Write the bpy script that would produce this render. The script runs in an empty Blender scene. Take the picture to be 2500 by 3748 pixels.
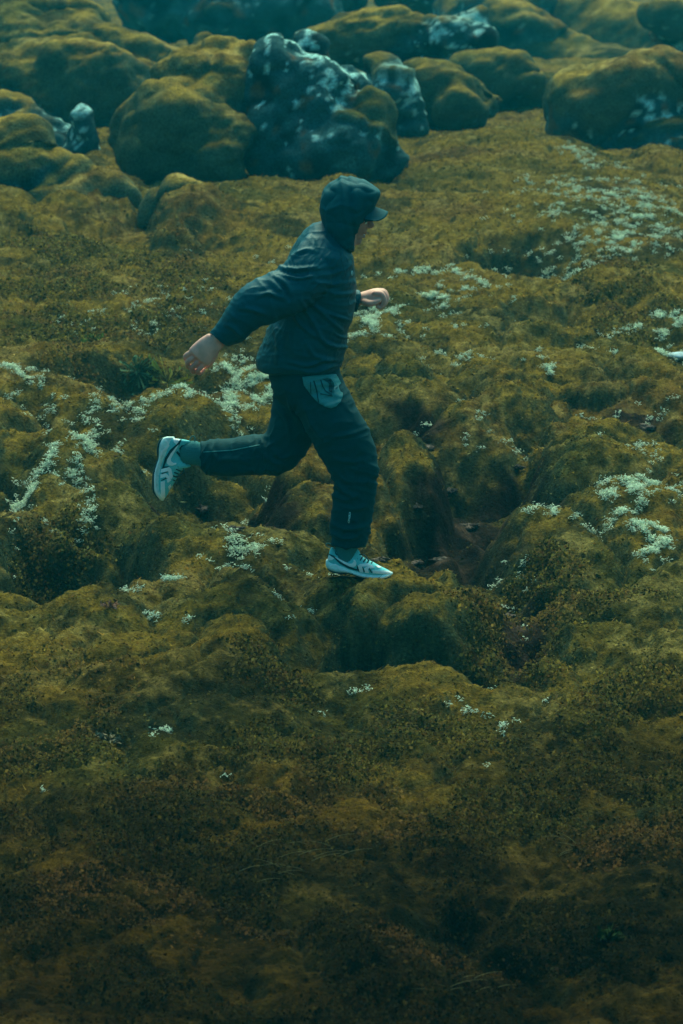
import bpy, math, random
import numpy as np
from mathutils import Vector
R = math.radians
rng = np.random.default_rng(7)
random.seed(7)
C = bpy.context.scene.collection
sc = bpy.context.scene

# ------------------------------------------------------------------ camera
CAM = np.array([0.0, -12.5, 3.6])
PITCH = math.atan2(3.34, 12.5)
LENS = 105.9
cam_d = bpy.data.cameras.new('camera'); cam = bpy.data.objects.new('camera', cam_d); C.objects.link(cam)
cam.location = CAM; cam.rotation_euler = (math.pi/2 - PITCH, 0, 0)
cam_d.sensor_fit = 'VERTICAL'; cam_d.sensor_height = 36; cam_d.lens = LENS
cam_d.clip_end = 2000; cam_d.clip_start = 0.1
cam_d.dof.use_dof = True; cam_d.dof.focus_distance = 12.75; cam_d.dof.aperture_fstop = 5.6
sc.camera = cam

# ------------------------------------------------------------------ light
SUN_EL, SUN_AZ = 55, 8          # azimuth measured from +y (behind the runner) towards +x
HAZE_D = .0024
SKY, SUN, TINT = 0.045, 1.5, (0.26, .84, .95, 1)
w = bpy.data.worlds.new("World"); sc.world = w; w.use_nodes = True
nt = w.node_tree; bg = nt.nodes['Background']
sky = nt.nodes.new('ShaderNodeTexSky'); sky.sky_type = 'NISHITA'; sky.sun_disc = False
sky.sun_elevation = R(SUN_EL); sky.sun_rotation = R(SUN_AZ)
sky.air_density = 2.0; sky.dust_density = 6.0; sky.ozone_density = 2.0
mixn = nt.nodes.new('ShaderNodeMix'); mixn.data_type = 'RGBA'; mixn.blend_type = 'MULTIPLY'
mixn.inputs[0].default_value = 1.0
mixn.inputs[7].default_value = TINT
nt.links.new(sky.outputs[0], mixn.inputs[6]); nt.links.new(mixn.outputs[2], bg.inputs[0])
bg.inputs[1].default_value = SKY
sun_d = bpy.data.lights.new('sun', 'SUN'); sun = bpy.data.objects.new('sun', sun_d); C.objects.link(sun)
sun_d.energy = SUN; sun_d.angle = R(48); sun_d.color = (1.0, 0.92, 0.56)
sdir = Vector((math.sin(R(SUN_AZ))*math.cos(R(SUN_EL)), math.cos(R(SUN_AZ))*math.cos(R(SUN_EL)), math.sin(R(SUN_EL))))
sun.rotation_euler = sdir.to_track_quat('Z', 'Y').to_euler(); sun.location = sdir*30
sc.view_settings.view_transform = 'Standard'; sc.view_settings.look = 'None'
sc.view_settings.exposure = 1.6; sc.view_settings.gamma = 1.0
sc.render.engine = 'CYCLES'
sc.cycles.max_bounces = 6; sc.cycles.diffuse_bounces = 3; sc.cycles.volume_bounces = 1
sc.cycles.use_denoising = True

# ------------------------------------------------------------------ projection helpers (photo pixels 2500 x 3748)
PW, PH = 2500.0, 3748.0
KD = 2500/1568.0
TH = 18.0/LENS
fwd = np.array([0, math.cos(PITCH), -math.sin(PITCH)])
upv = np.array([0, math.sin(PITCH), math.cos(PITCH)])
rgt = np.array([1.0, 0, 0])
def ray(px, py):
    px = np.asarray(px, float); py = np.asarray(py, float)
    a = (px-PW/2)/(PH/2)*TH; b = (PH/2-py)/(PH/2)*TH
    return fwd + a[..., None]*rgt + b[..., None]*upv
def P(px, py, Y=0.0):
    r = ray(px, py); Y = np.asarray(Y, float)
    t = (Y-CAM[1])/r[..., 1]
    return CAM + t[..., None]*r
def mpp(Y):
    "metres per photo pixel at plane Y, about"
    return (Y-CAM[1])*TH/(PH/2)*1.0
def project(p):
    q = p-CAM; d = q@fwd
    return PW/2+(q@rgt)/d/TH*PH/2, PH/2-(q@upv)/d/TH*PH/2

# ------------------------------------------------------------------ noise
def _h(ix, iy, iz, s):
    h = (ix.astype(np.uint32)*np.uint32(374761393) + iy.astype(np.uint32)*np.uint32(668265263)
         + iz.astype(np.uint32)*np.uint32(2147483647) + np.uint32((s*1274126177) & 0xffffffff))
    h = (h ^ (h >> np.uint32(13)))*np.uint32(1274126177)
    h = (h ^ (h >> np.uint32(16)))*np.uint32(2246822519)
    h ^= h >> np.uint32(13)
    return h
def _v(h): return (h & np.uint32(0xffffff)).astype(np.float32)/np.float32(0x800000)-1.0
def n2(x, y, s=0):
    x = np.asarray(x, np.float32); y = np.asarray(y, np.float32)
    fx = np.floor(x); fy = np.floor(y); ix = fx.astype(np.int64); iy = fy.astype(np.int64); z = np.zeros_like(ix)
    u = x-fx; v = y-fy
    def g(dx, dy):
        h = _h(ix+dx, iy+dy, z, s); a = _v(h)*np.float32(math.pi)
        return np.cos(a)*(u-dx)+np.sin(a)*(v-dy)
    su = u*u*u*(u*(u*6-15)+10); sv = v*v*v*(v*(v*6-15)+10)
    a = g(0, 0)*(1-su)+g(1, 0)*su; b = g(0, 1)*(1-su)+g(1, 1)*su
    return (a*(1-sv)+b*sv)*1.5
def n3(x, y, z, s=0):
    x = np.asarray(x, np.float32); y = np.asarray(y, np.float32); z = np.asarray(z, np.float32)
    fx, fy, fz = np.floor(x), np.floor(y), np.floor(z)
    ix, iy, iz = fx.astype(np.int64), fy.astype(np.int64), fz.astype(np.int64)
    u, v, w_ = x-fx, y-fy, z-fz
    su, sv, sw = [t*t*(3-2*t) for t in (u, v, w_)]
    def c(a, b, d): return _v(_h(ix+a, iy+b, iz+d, s))
    def l(a, b, t): return a+(b-a)*t
    return l(l(l(c(0,0,0), c(1,0,0), su), l(c(0,1,0), c(1,1,0), su), sv),
             l(l(c(0,0,1), c(1,0,1), su), l(c(0,1,1), c(1,1,1), su), sv), sw)
def fbm2(x, y, o=4, s=0, g=.5):
    r = 0; a = 1
    for i in range(o): r = r+a*n2(x*2**i, y*2**i, s+i*17); a *= g
    return r
def fbm3(x, y, z, o=4, s=0, g=.5):
    r = 0; a = 1
    for i in range(o): r = r+a*n3(x*2**i, y*2**i, z*2**i, s+i*17); a *= g
    return r
def sstep(a, b, x):
    t = np.clip((x-a)/(b-a), 0, 1); return t*t*(3-2*t)

# ------------------------------------------------------------------ mesh helpers
def mesh_np(name, V, F, mat, parent=None, col=None, smooth=True, link=True):
    V = np.asarray(V, np.float32); F = np.asarray(F, np.int32); k = F.shape[1]
    me = bpy.data.meshes.new(name)
    me.vertices.add(len(V)); me.vertices.foreach_set('co', V.ravel())
    me.loops.add(F.size); me.loops.foreach_set('vertex_index', F.ravel())
    me.polygons.add(len(F)); me.polygons.foreach_set('loop_start', np.arange(0, F.size, k, dtype=np.int32))
    me.polygons.foreach_set('loop_total', np.full(len(F), k, np.int32))
    me.polygons.foreach_set('use_smooth', np.full(len(F), smooth, bool))
    me.update(calc_edges=True)
    if col is not None:
        a = me.color_attributes.new('col', 'FLOAT_COLOR', 'POINT')
        c4 = np.ones((len(V), 4), np.float32); c4[:, :3] = col; a.data.foreach_set('color', c4.ravel())
    me.materials.append(mat)
    o = bpy.data.objects.new(name, me)
    if link: C.objects.link(o)
    if parent: o.parent = parent
    return o
def face_up(V, nrm, k):
    "turn each little leaf so that its front looks up out of the plant cover"
    W = V.reshape(-1, k, 3); gn = np.cross(W[:, 1]-W[:, 0], W[:, 2]-W[:, 0]); fl = (gn*(nrm*.6+np.array([0, -.5, .3]))).sum(1) < 0
    W[fl] = W[fl][:, ::-1]; return W.reshape(-1, 3)
def soft_normals(o, nrm, k):
    "leaves shade with the lie of the plant cover they belong to"
    nv = np.repeat(unit(nrm), k, 0).astype(np.float32)
    o.data.polygons.foreach_set('use_smooth', np.ones(len(o.data.polygons), bool))
    o.data.normals_split_custom_set_from_vertices(nv)
    return o
def unit(a): return a/np.maximum(1e-9, np.linalg.norm(a, axis=-1, keepdims=True))
def tag(o, label=None, cat=None, group=None, kind=None):
    if label: o['label'] = label
    if cat: o['category'] = cat
    if group: o['group'] = group
    if kind: o['kind'] = kind
    return o
def empty(name, loc):
    o = bpy.data.objects.new(name, None); o.location = loc; o.empty_display_size = .1; C.objects.link(o); return o

def mat_vc(name, rough=.9, spec=.2, bump=((60, .5, .01),), cvar=(90, .35), stretch=(1, 1, 1), sheen=0):
    "vertex colour times procedural noise, with bump"
    m = bpy.data.materials.new(name); m.use_nodes = True; n = m.node_tree.nodes; L = m.node_tree.links
    b = n['Principled BSDF']; b.inputs['Roughness'].default_value = rough
    b.inputs['Specular IOR Level'].default_value = spec
    at = n.new('ShaderNodeAttribute'); at.attribute_name = 'col'
    tc = n.new('ShaderNodeTexCoord'); mp = n.new('ShaderNodeMapping'); mp.inputs['Scale'].default_value = stretch
    L.new(tc.outputs['Object'], mp.inputs[0])
    no = n.new('ShaderNodeTexNoise'); no.inputs['Scale'].default_value = cvar[0]; no.inputs['Detail'].default_value = 4
    L.new(mp.outputs[0], no.inputs['Vector'])
    mr = n.new('ShaderNodeMapRange'); mr.inputs[1].default_value = .3; mr.inputs[2].default_value = .7
    mr.inputs[3].default_value = 1-cvar[1]; mr.inputs[4].default_value = 1+cvar[1]; L.new(no.outputs[0], mr.inputs[0])
    mx = n.new('ShaderNodeMix'); mx.data_type = 'RGBA'; mx.blend_type = 'MULTIPLY'; mx.inputs[0].default_value = 1
    L.new(at.outputs[0], mx.inputs[6]); L.new(mr.outputs[0], mx.inputs[7]); L.new(mx.outputs[2], b.inputs['Base Color'])
    prev = None
    for s, st, d in bump:
        t = n.new('ShaderNodeTexNoise'); t.inputs['Scale'].default_value = s; t.inputs['Detail'].default_value = 5
        t.inputs['Roughness'].default_value = .65
        L.new(mp.outputs[0], t.inputs['Vector'])
        bp = n.new('ShaderNodeBump'); bp.inputs['Strength'].default_value = st; bp.inputs['Distance'].default_value = d
        L.new(t.outputs[0], bp.inputs['Height'])
        if prev: L.new(prev.outputs[0], bp.inputs['Normal'])
        prev = bp
    if prev: L.new(prev.outputs[0], b.inputs['Normal'])
    return m
M_ground = mat_vc('moss_ground', rough=1, spec=.02, bump=((35, .9, .02), (110, .6, .008)), cvar=(80, .38))
M_rock = mat_vc('mossy_rock', rough=.95, spec=.06, bump=((22, .9, .03), (90, .7, .01)), cvar=(60, .45))
M_leaf = mat_vc('leaf', bump=(), cvar=(40, .15), rough=1, spec=.03)
M_lichen = mat_vc('lichen', bump=(), cvar=(80, .12), rough=.9, spec=.1)

# ------------------------------------------------------------------ terrain
def base_z(y):
    return -0.14 + 0.022*np.clip(y-2, 0, 7) - .03*np.maximum(0, -3-y) - 0.06*np.clip(y-9.5, 0, 50)
def g(dx, dy):
    "photo position (in 1568-wide pixels) on the base ground"
    r = ray(dx*KD, dy*KD); t = 12.0
    for _ in range(40):
        p = CAM+t*r; dz = p[2]-base_z(p[1]); t += dz/max(.06, (-r[2]))*.8
        t = min(max(t, 3), 80)
    return CAM+t*r
# domes: centre x, top y, foot y, half width (1568-wide pixels), depth radius m, exponent
DOMES = [
 # foot mound and its neighbours
 (900, 1312, 1528, 215, .42, .62), (1010, 1345, 1500, 100, .3, .6),
 (700, 1105, 1262, 165, .42, .6), (640, 1180, 1262, 80, .25, .6),
 (920, 1030, 1180, 105, .30, .62), (1010, 1075, 1175, 50, .22, .6),
 # left mounds
 (150, 868, 1010, 300, .8, .6), (330, 955, 1120, 190, .6, .55), (110, 1005, 1180, 130, .5, .55), (200, 1110, 1215, 190, .5, .55),
 (-20, 1000, 1180, 90, .4, .55), (440, 1195, 1370, 210, .5, .6), (180, 1180, 1330, 200, .5, .55), (0, 1230, 1400, 70, .4, .6),
 (30, 960, 1080, 80, .4, .6),
 # foreground crest
 (300, 1388, 1750, 620, 1.1, .5), (560, 1370, 1600, 170, .7, .5), (470, 1745, 1850, 240, .5, .5), (1000, 1590, 1720, 420, .8, .45),
 # right mounds
 (1440, 1462, 1640, 240, .6, .6), (1350, 982, 1130, 130, .4, .62), (1330, 1085, 1200, 100, .3, .6), (1440, 1090, 1300, 220, .7, .55),
 (1330, 1190, 1330, 170, .5, .55), (1500, 1320, 1470, 220, .6, .55), (1200, 1240, 1310, 90, .3, .55), (1010, 1235, 1300, 70, .22, .55),
 # lumps in the middle
 (1090, 905, 985, 75, .3, .6), (1190, 915, 1010, 130, .4, .62), (1080, 940, 1060, 140, .45, .6), (930, 870, 980, 120, .45, .6),
 (880, 940, 1000, 80, .35, .6), (1100, 860, 930, 150, .4, .55), (1290, 850, 925, 90, .4, .6), (1430, 855, 960, 140, .45, .6), (1540, 880, 980, 80, .4, .6),
 (1120, 700, 850, 290, 1.3, .6), (880, 740, 860, 160, .9, .5), (1190, 735, 830, 160, .7, .6),
 (1000, 632, 700, 190, .8, .55), (1060, 585, 660, 80, .5, .6), (1290, 655, 740, 150, .7, .55), (1340, 735, 800, 110, .5, .55), (1520, 740, 800, 120, .6, .5),
 (1180, 500, 600, 200, 1.3, .5), (1420, 690, 760, 120, .6, .5),
 # far
 (130, 350, 500, 200, .9, .6), (30, 270, 400, 80, .7, .6), (20, 380, 520, 110, .7, .55), (620, 445, 530, 190, 1.0, .5), (445, 400, 545, 95, .6, .62), (790, 410, 470, 60, .5, .6),
 (1150, 290, 420, 220, 1.2, .5), (1080, 340, 440, 160, 1.0, .5), (1530, 345, 420, 80, .8, .55), (1350, 400, 480, 200, 1.2, .45),
 # foreground low swells
 (980, 1885, 2020, 240, .4, .5), (1500, 2150, 2420, 260, .6, .5), (300, 2050, 2180, 330, .5, .45), (820, 2230, 2400, 220, .4, .5), (650, 1960, 2050, 260, .4, .4),
]
# hollows: centre x, y, half width, half height (pixels), depth m
HOLES = [
 (180, 1345, 165, 70, 0.36), (980, 1548, 300, 42, 0.29), (700, 1480, 60, 60, 0.15), (1160, 1400, 90, 90, 0.11), (1190, 1500, 110, 60, 0.10),
 (480, 1170, 160, 80, 0.19), (1000, 1230, 180, 80, 0.15), (1130, 1120, 150, 100, 0.15), (900, 1010, 60, 50, 0.10), (960, 1050, 90, 30, 0.07),
 (330, 885, 140, 50, 0.32), (1190, 600, 120, 42, 0.34), (880, 608, 85, 26, 0.11), (1320, 745, 110, 30, 0.13), (1450, 715, 70, 38, 0.12),
 (1230, 800, 80, 14, 0.05), (1460, 950, 130, 35, 0.11), (1500, 1005, 110, 25, 0.10), (60, 1110, 50, 60, 0.10), (750, 1330, 60, 30, 0.06), (960, 1320, 90, 30, 0.10),
 (1000, 2110, 130, 70, 0.07), (1240, 2210, 120, 50, 0.06), (500, 540, 60, 30, 0.07), (60, 470, 90, 40, 0.10), (250, 500, 140, 25, 0.06), (1170, 2330, 90, 50, 0.05),
 (1370, 1570, 90, 40, 0.04), (660, 1870, 120, 30, 0.03), (1330, 1480, 60, 40, 0.05),
]
DIRT = [(1090, 1180, 230, 120), (760, 1180, 60, 60), (480, 1165, 150, 75), (1000, 1240, 190, 60), (1120, 1100, 140, 70), (930, 1000, 110, 55), (1050, 1200, 160, 60), (1180, 1430, 70, 90), (1050, 1530, 180, 30), (1250, 620, 60, 16), (1450, 720, 40, 25), (1430, 950, 100, 22),
        (620, 1190, 60, 50)]
HEATH = [(200, 720, 420, 150), (330, 620, 260, 80), (100, 560, 200, 60), (330, 890, 120, 50), (180, 1320, 160, 90), (1300, 1400, 200, 70), (1450, 720, 140, 80), (1200, 1480, 180, 80), (300, 2000, 600, 260), (1250, 1900, 500, 220),
         (800, 2200, 900, 200), (120, 1700, 200, 150), (1450, 1650, 220, 120), (620, 1580, 120, 60), (1180, 1330, 160, 60), (780, 1400, 60, 50), (1400, 640, 110, 50), (900, 1800, 500, 120)]
def ellipses(lst):
    out = []
    for e in lst:
        cx, cy, hw, hh = e[:4]
        c = g(cx, cy); a = g(cx, cy-hh); b = g(cx, cy+hh)
        out.append((c[0], (a[1]+b[1])/2, hw*KD*mpp(c[1]), max(.05, (a[1]-b[1])/2))+tuple(e[4:]))
    return out
DW = []
for (cx, top, foot, hw, dep, ex) in DOMES:
    dep *= 1.6; ex += .3; f = g(cx, foot); yc = f[1]+dep; t = P(cx*KD, top*KD, yc)
    hh_ = max(.04, t[2]-base_z(yc)); hh_ = hh_ if top == 1312 else .24*math.tanh(hh_/.24)+.03
    DW.append((t[0], yc, hw*KD*mpp(yc)*1.08, dep*1.1, hh_, ex))
HWD = ellipses(HOLES); DIW = ellipses(DIRT); HEW = ellipses(HEATH)

def height(x, y):
    wx = x+.12*fbm2(x*1.3, y*1.3, 4, 11)+.02*n2(x*9, y*9, 5); wy = y+.20*fbm2(x*1.6+9, y*1.6, 4, 23)
    z0 = base_z(y)+.05*fbm2(x*.35, y*.35, 2, 3)
    hol = 0
    for (cx, cy, rx, ry, d) in HWD:
        q = ((wx-cx)/rx)**2+((wy-cy)/ry)**2
        hol = np.maximum(hol, 1.7*d*np.exp(-np.minimum(q**1.5*.9, 30)))
    acc = 0; K = 26.
    for (cx, cy, rx, ry, h, ex) in DW:
        q = ((wx-cx)/rx)**2+((wy-cy)/ry)**2
        m = q < 1
        f = np.where(m, h*np.power(np.maximum(1e-6, 1-q), ex), 0)
        acc = acc+np.where(m, np.exp(K*f)-1, 0)
    dome = np.log1p(acc)/K
    z = z0-hol*np.clip(1-dome*2.5, 0, 1)+dome
    # cushions of moss, with creases between
    far = sstep(2, 9, y)
    c1 = np.abs(fbm2(x*1.7+3, y*1.25, 2, 41, .4)); c2 = np.abs(n2(x*5.2+.3*n2(x*11, y*11, 7), y*4.2, 43)); c3 = np.abs(n2(x*14, y*12, 47))
    mid = np.exp(-((y-2.2)/2.6)**2); z = z-.055*mid+(.13*(1-far*.4)*(1-.45*sstep(-.8, -2.5, y))+.13*mid)*np.sqrt(c1+.005)+.036*np.sqrt(c2+.006)+.008*np.sqrt(c3+.01)
    z = z+.018*fbm2(x*9, y*9, 3, 51)
    z = z-(.13*.45+.036*.5)
    return z
def masks(x, y):
    wx = x+.15*fbm2(x*2, y*2, 3, 61); wy = y+.25*fbm2(x*2+5, y*2, 3, 67)
    def blob(L):
        m = 0
        for (cx, cy, rx, ry) in L:
            m = np.maximum(m, 1-sstep(.5, 1.15, np.sqrt(((wx-cx)/rx)**2+((wy-cy)/ry)**2)))
        return m
    return blob(DIW), blob(HEW)

NU, NV = 1060, 1750
u = np.linspace(-1, 1, NU); yy = -12.5+np.exp(np.linspace(math.log(5.2), math.log(85), NV))
X = u[None, :]*(0.26*(yy[:, None]+12.5)); Y = np.repeat(yy[:, None], NU, 1)
Z = height(X, Y)
# seat the standing foot
FY = -0.09
fp = P(1325., 2106., FY)
z_at = height(np.array([fp[0]]), np.array([FY]))[0]
lift = (fp[2]-z_at)
ph, pt = P(1217., 2093., FY), P(1391., 2121., FY); sl_ = (pt[2]-ph[2])/(pt[0]-ph[0])
def seat(x, y, z):
    wq = np.exp(-(((x-fp[0])/.23)**4+((y-FY+.03)/.13)**4)); zt = ph[2]+sl_*(x-ph[0])-.014
    return z*(1-wq)+zt*wq+lift*.8*(1-wq)*np.exp(-(((x-fp[0])/.42)**2+((y-FY)/.34)**2))
Z = seat(X, Y, Z)
def ground_z(x, y):
    x = np.asarray(x, float); y = np.asarray(y, float)
    return seat(x, y, height(x, y))
print('foot lift', lift, fp)
G = np.stack([X, Y, Z], -1)
dU = np.gradient(G, axis=1); dV = np.gradient(G, axis=0); N = np.cross(dU, dV); N /= np.linalg.norm(N, axis=-1, keepdims=True)
dirt, heath = masks(X, Y)
# relief-driven moss colour: yellower on rounded tops, darker grey-green on steep flanks
def lap(A, k):
    B = A.copy()
    for _ in range(k):
        B = (B+np.roll(B, 1, 0)+np.roll(B, -1, 0)+np.roll(B, 1, 1)+np.roll(B, -1, 1))/5
    return B
def mixc(a, b, t): return a*(1-t[..., None])+np.array(b)*t[..., None]
def moss_colour(x, y, z, nz, s=0, k=.60):
    n = fbm3(x*1.1, y*1.1, z*1.1, 3, 71+s); n_ = fbm3(x*4, y*4, z*4, 3, 73+s); nf = fbm3(x*22, y*22, z*22, 3, 77+s)
    col = np.zeros(x.shape+(3,))+np.array([.235, .160, .025])
    col = mixc(col, (.085, .080, .018), sstep(-.25, .8, n+.45*n_))
    dk = fbm3(x*2.6, y*2.2, z*2.6, 4, 75+s, .6); col = mixc(col, (.040, .042, .016), sstep(.12, .75, dk)*.85)
    col = mixc(col, (.15, .085, .022), sstep(.15, 1.1, -n+.6*n_)*.75)
    col = mixc(col, (.32, .25, .075), sstep(.15, .9, n_+.5*nf)*.55)
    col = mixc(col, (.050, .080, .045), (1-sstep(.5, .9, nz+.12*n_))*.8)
    n50 = fbm3(x*50, y*50, z*50, 2, 79+s); return col*k*(1+.38*np.clip(nf, -1, 1)+.26*n50)[..., None]
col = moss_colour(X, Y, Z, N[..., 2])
hn = fbm2(X*2.4, Y*2.0, 4, 81); heath = np.clip(heath*sstep(-.25, .35, hn+.12), 0, 1)
hc = mixc(np.zeros(X.shape+(3,))+np.array([.085, .075, .022]), (.095, .058, .02), sstep(-.2, .8, fbm2(X*5, Y*5, 3, 83)))
hc = hc*.5; hc = mixc(hc, (.02, .04, .018), sstep(-.1, .9, fbm2(X*14, Y*12, 3, 85)))
fg_vignette = sstep(-.2, -4.0, Y+.7*fbm2(X*1.2, Y*1.2, 3, 88)); col = mixc(col, hc, heath*.7); fv_ = .75+.5*sstep(-.5, .8, fbm2(X*3.2, Y*2.6, 3, 98)); col = col*(1-.87*fg_vignette*np.clip(1.25-.3*fv_, 0, 1))[..., None]*(1+fg_vignette[..., None]*np.array([.22, .0, -.3]))  # vignette painted into the ground colour: darker and warmer towards the camera
dn = fbm2(X*9, Y*9, 4, 91)
dc = mixc(np.zeros(X.shape+(3,))+np.array([.022, .017, .012]), (.085, .058, .042), sstep(.15, .9, dn)); dc = mixc(dc, (.02, .02, .02), sstep(0, .9, -dn))
dc = dc*.7*(1-.3*fg_vignette)[..., None]; dirt = np.clip(dirt*sstep(-.8, .1, fbm2(X*3, Y*3, 3, 95)+.3), 0, 1)*sstep(.1, .02, Z-base_z(Y)-.06)  # bare earth takes a share of the painted foreground darkening
col = mixc(col, dc, dirt)
idx = np.arange(NU*NV).reshape(NV, NU)
Fg = np.stack([idx[:-1, :-1], idx[:-1, 1:], idx[1:, 1:], idx[1:, :-1]], -1).reshape(-1, 4)
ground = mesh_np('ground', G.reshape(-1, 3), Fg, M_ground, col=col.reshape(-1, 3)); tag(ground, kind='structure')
# the wide moor around and beyond
n_ = 160
ax = np.linspace(-1, 1, n_); ax = np.sign(ax)*np.abs(ax)**2*400
XX, YY = np.meshgrid(ax, ax+20); inside = (YY > -6) & (YY < 71) & (np.abs(XX) < .21*(YY+12.5))
ZZ = base_z(YY)-.05+.3*fbm2(XX*.2, YY*.2, 4, 3); ZZ = np.where((np.abs(XX) < .26*(YY+12.5)+1) & (YY > -9) & (YY < 74), ZZ-.75, ZZ)
VV = np.stack([XX, YY, ZZ], -1).reshape(-1, 3); ii = np.arange(n_*n_).reshape(n_, n_)
FF = np.stack([ii[:-1, :-1], ii[:-1, 1:], ii[1:, 1:], ii[1:, :-1]], -1).reshape(-1, 4)
tag(mesh_np('moorland', VV, FF, M_ground, col=moss_colour(XX, YY, ZZ, np.ones_like(XX)).reshape(-1, 3)), kind='structure')
# ------------------------------------------------------------------ boulders
def eval_mesh(o):
    dg = bpy.context.evaluated_depsgraph_get(); dg.update()
    me = o.evaluated_get(dg).to_mesh()
    V = np.empty(len(me.vertices)*3, np.float32); me.vertices.foreach_get('co', V); V = V.reshape(-1, 3)
    me.calc_loop_triangles()
    T = np.empty(len(me.loop_triangles)*3, np.int32); me.loop_triangles.foreach_get('vertices', T)
    o.evaluated_get(dg).to_mesh_clear()
    return V, T.reshape(-1, 3)
def vnormals(V, T):
    fn = np.cross(V[T[:, 1]]-V[T[:, 0]], V[T[:, 2]]-V[T[:, 0]]); n = np.zeros_like(V)
    for k in range(3):
        for c in range(3): n[:, c] += np.bincount(T[:, k], fn[:, c], len(V))
    return n/np.maximum(1e-12, np.linalg.norm(n, axis=1, keepdims=True))
def uvsphere(c, r, nu=40, nv=24, rot=None):
    a = np.linspace(0, 2*math.pi, nu, endpoint=False); b = np.linspace(0, math.pi, nv+1)[1:-1]
    V = np.stack([np.outer(np.sin(b), np.cos(a)), np.outer(np.sin(b), np.sin(a)), np.outer(np.cos(b), np.ones(nu))], -1).reshape(-1, 3)
    V = np.vstack([V, [[0, 0, 1], [0, 0, -1]]])*np.array(r)
    if rot is not None: V = V@np.array(rot).T
    V = V+np.array(c)
    n = nv-1; F = []
    for i in range(n-1):
        for j in range(nu): F.append((i*nu+j, (i+1)*nu+j, (i+1)*nu+(j+1) % nu, i*nu+(j+1) % nu))
    for j in range(nu):
        F.append((n*nu, j, (j+1) % nu, (j+1) % nu)); F.append((n*nu+1, (n-1)*nu+(j+1) % nu, (n-1)*nu+j, (n-1)*nu+j))
    return V, F
def remesh(parts, voxel, smooth=6, sfac=.6, sub=0):
    "union of closed shells (list of (V, faces)) -> one continuous surface"
    Vs, Fs, o = [], [], 0
    for V, F in parts:
        Vs.append(np.asarray(V)); Fs += [tuple(dict.fromkeys(int(i)+o for i in f)) for f in F]; o += len(V)
    me = bpy.data.meshes.new('tmp'); me.from_pydata(np.vstack(Vs).tolist(), [], Fs); me.update()
    ob = bpy.data.objects.new('tmp', me); C.objects.link(ob)
    m = ob.modifiers.new('r', 'REMESH'); m.mode = 'VOXEL'; m.voxel_size = voxel
    if smooth:
        m = ob.modifiers.new('s', 'SMOOTH'); m.iterations = smooth; m.factor = sfac
    if sub:
        m = ob.modifiers.new('u', 'SUBSURF'); m.levels = sub; m.render_levels = sub
    V, T = eval_mesh(ob); bpy.data.objects.remove(ob); bpy.data.meshes.remove(me)
    return V, T
OLDY = [10.25, 11.02, 12.5, 14.17, 15.77, 18.72, 20.72, 23.47, 25]; ROWS = [440, 400, 330, 260, 200, 110, 60, 0, -30]
NEWY = [g(784, q)[1] for q in ROWS[:-1]]; NEWY.append(NEWY[-1]+3); print('rows', np.round(NEWY, 1))
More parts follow.
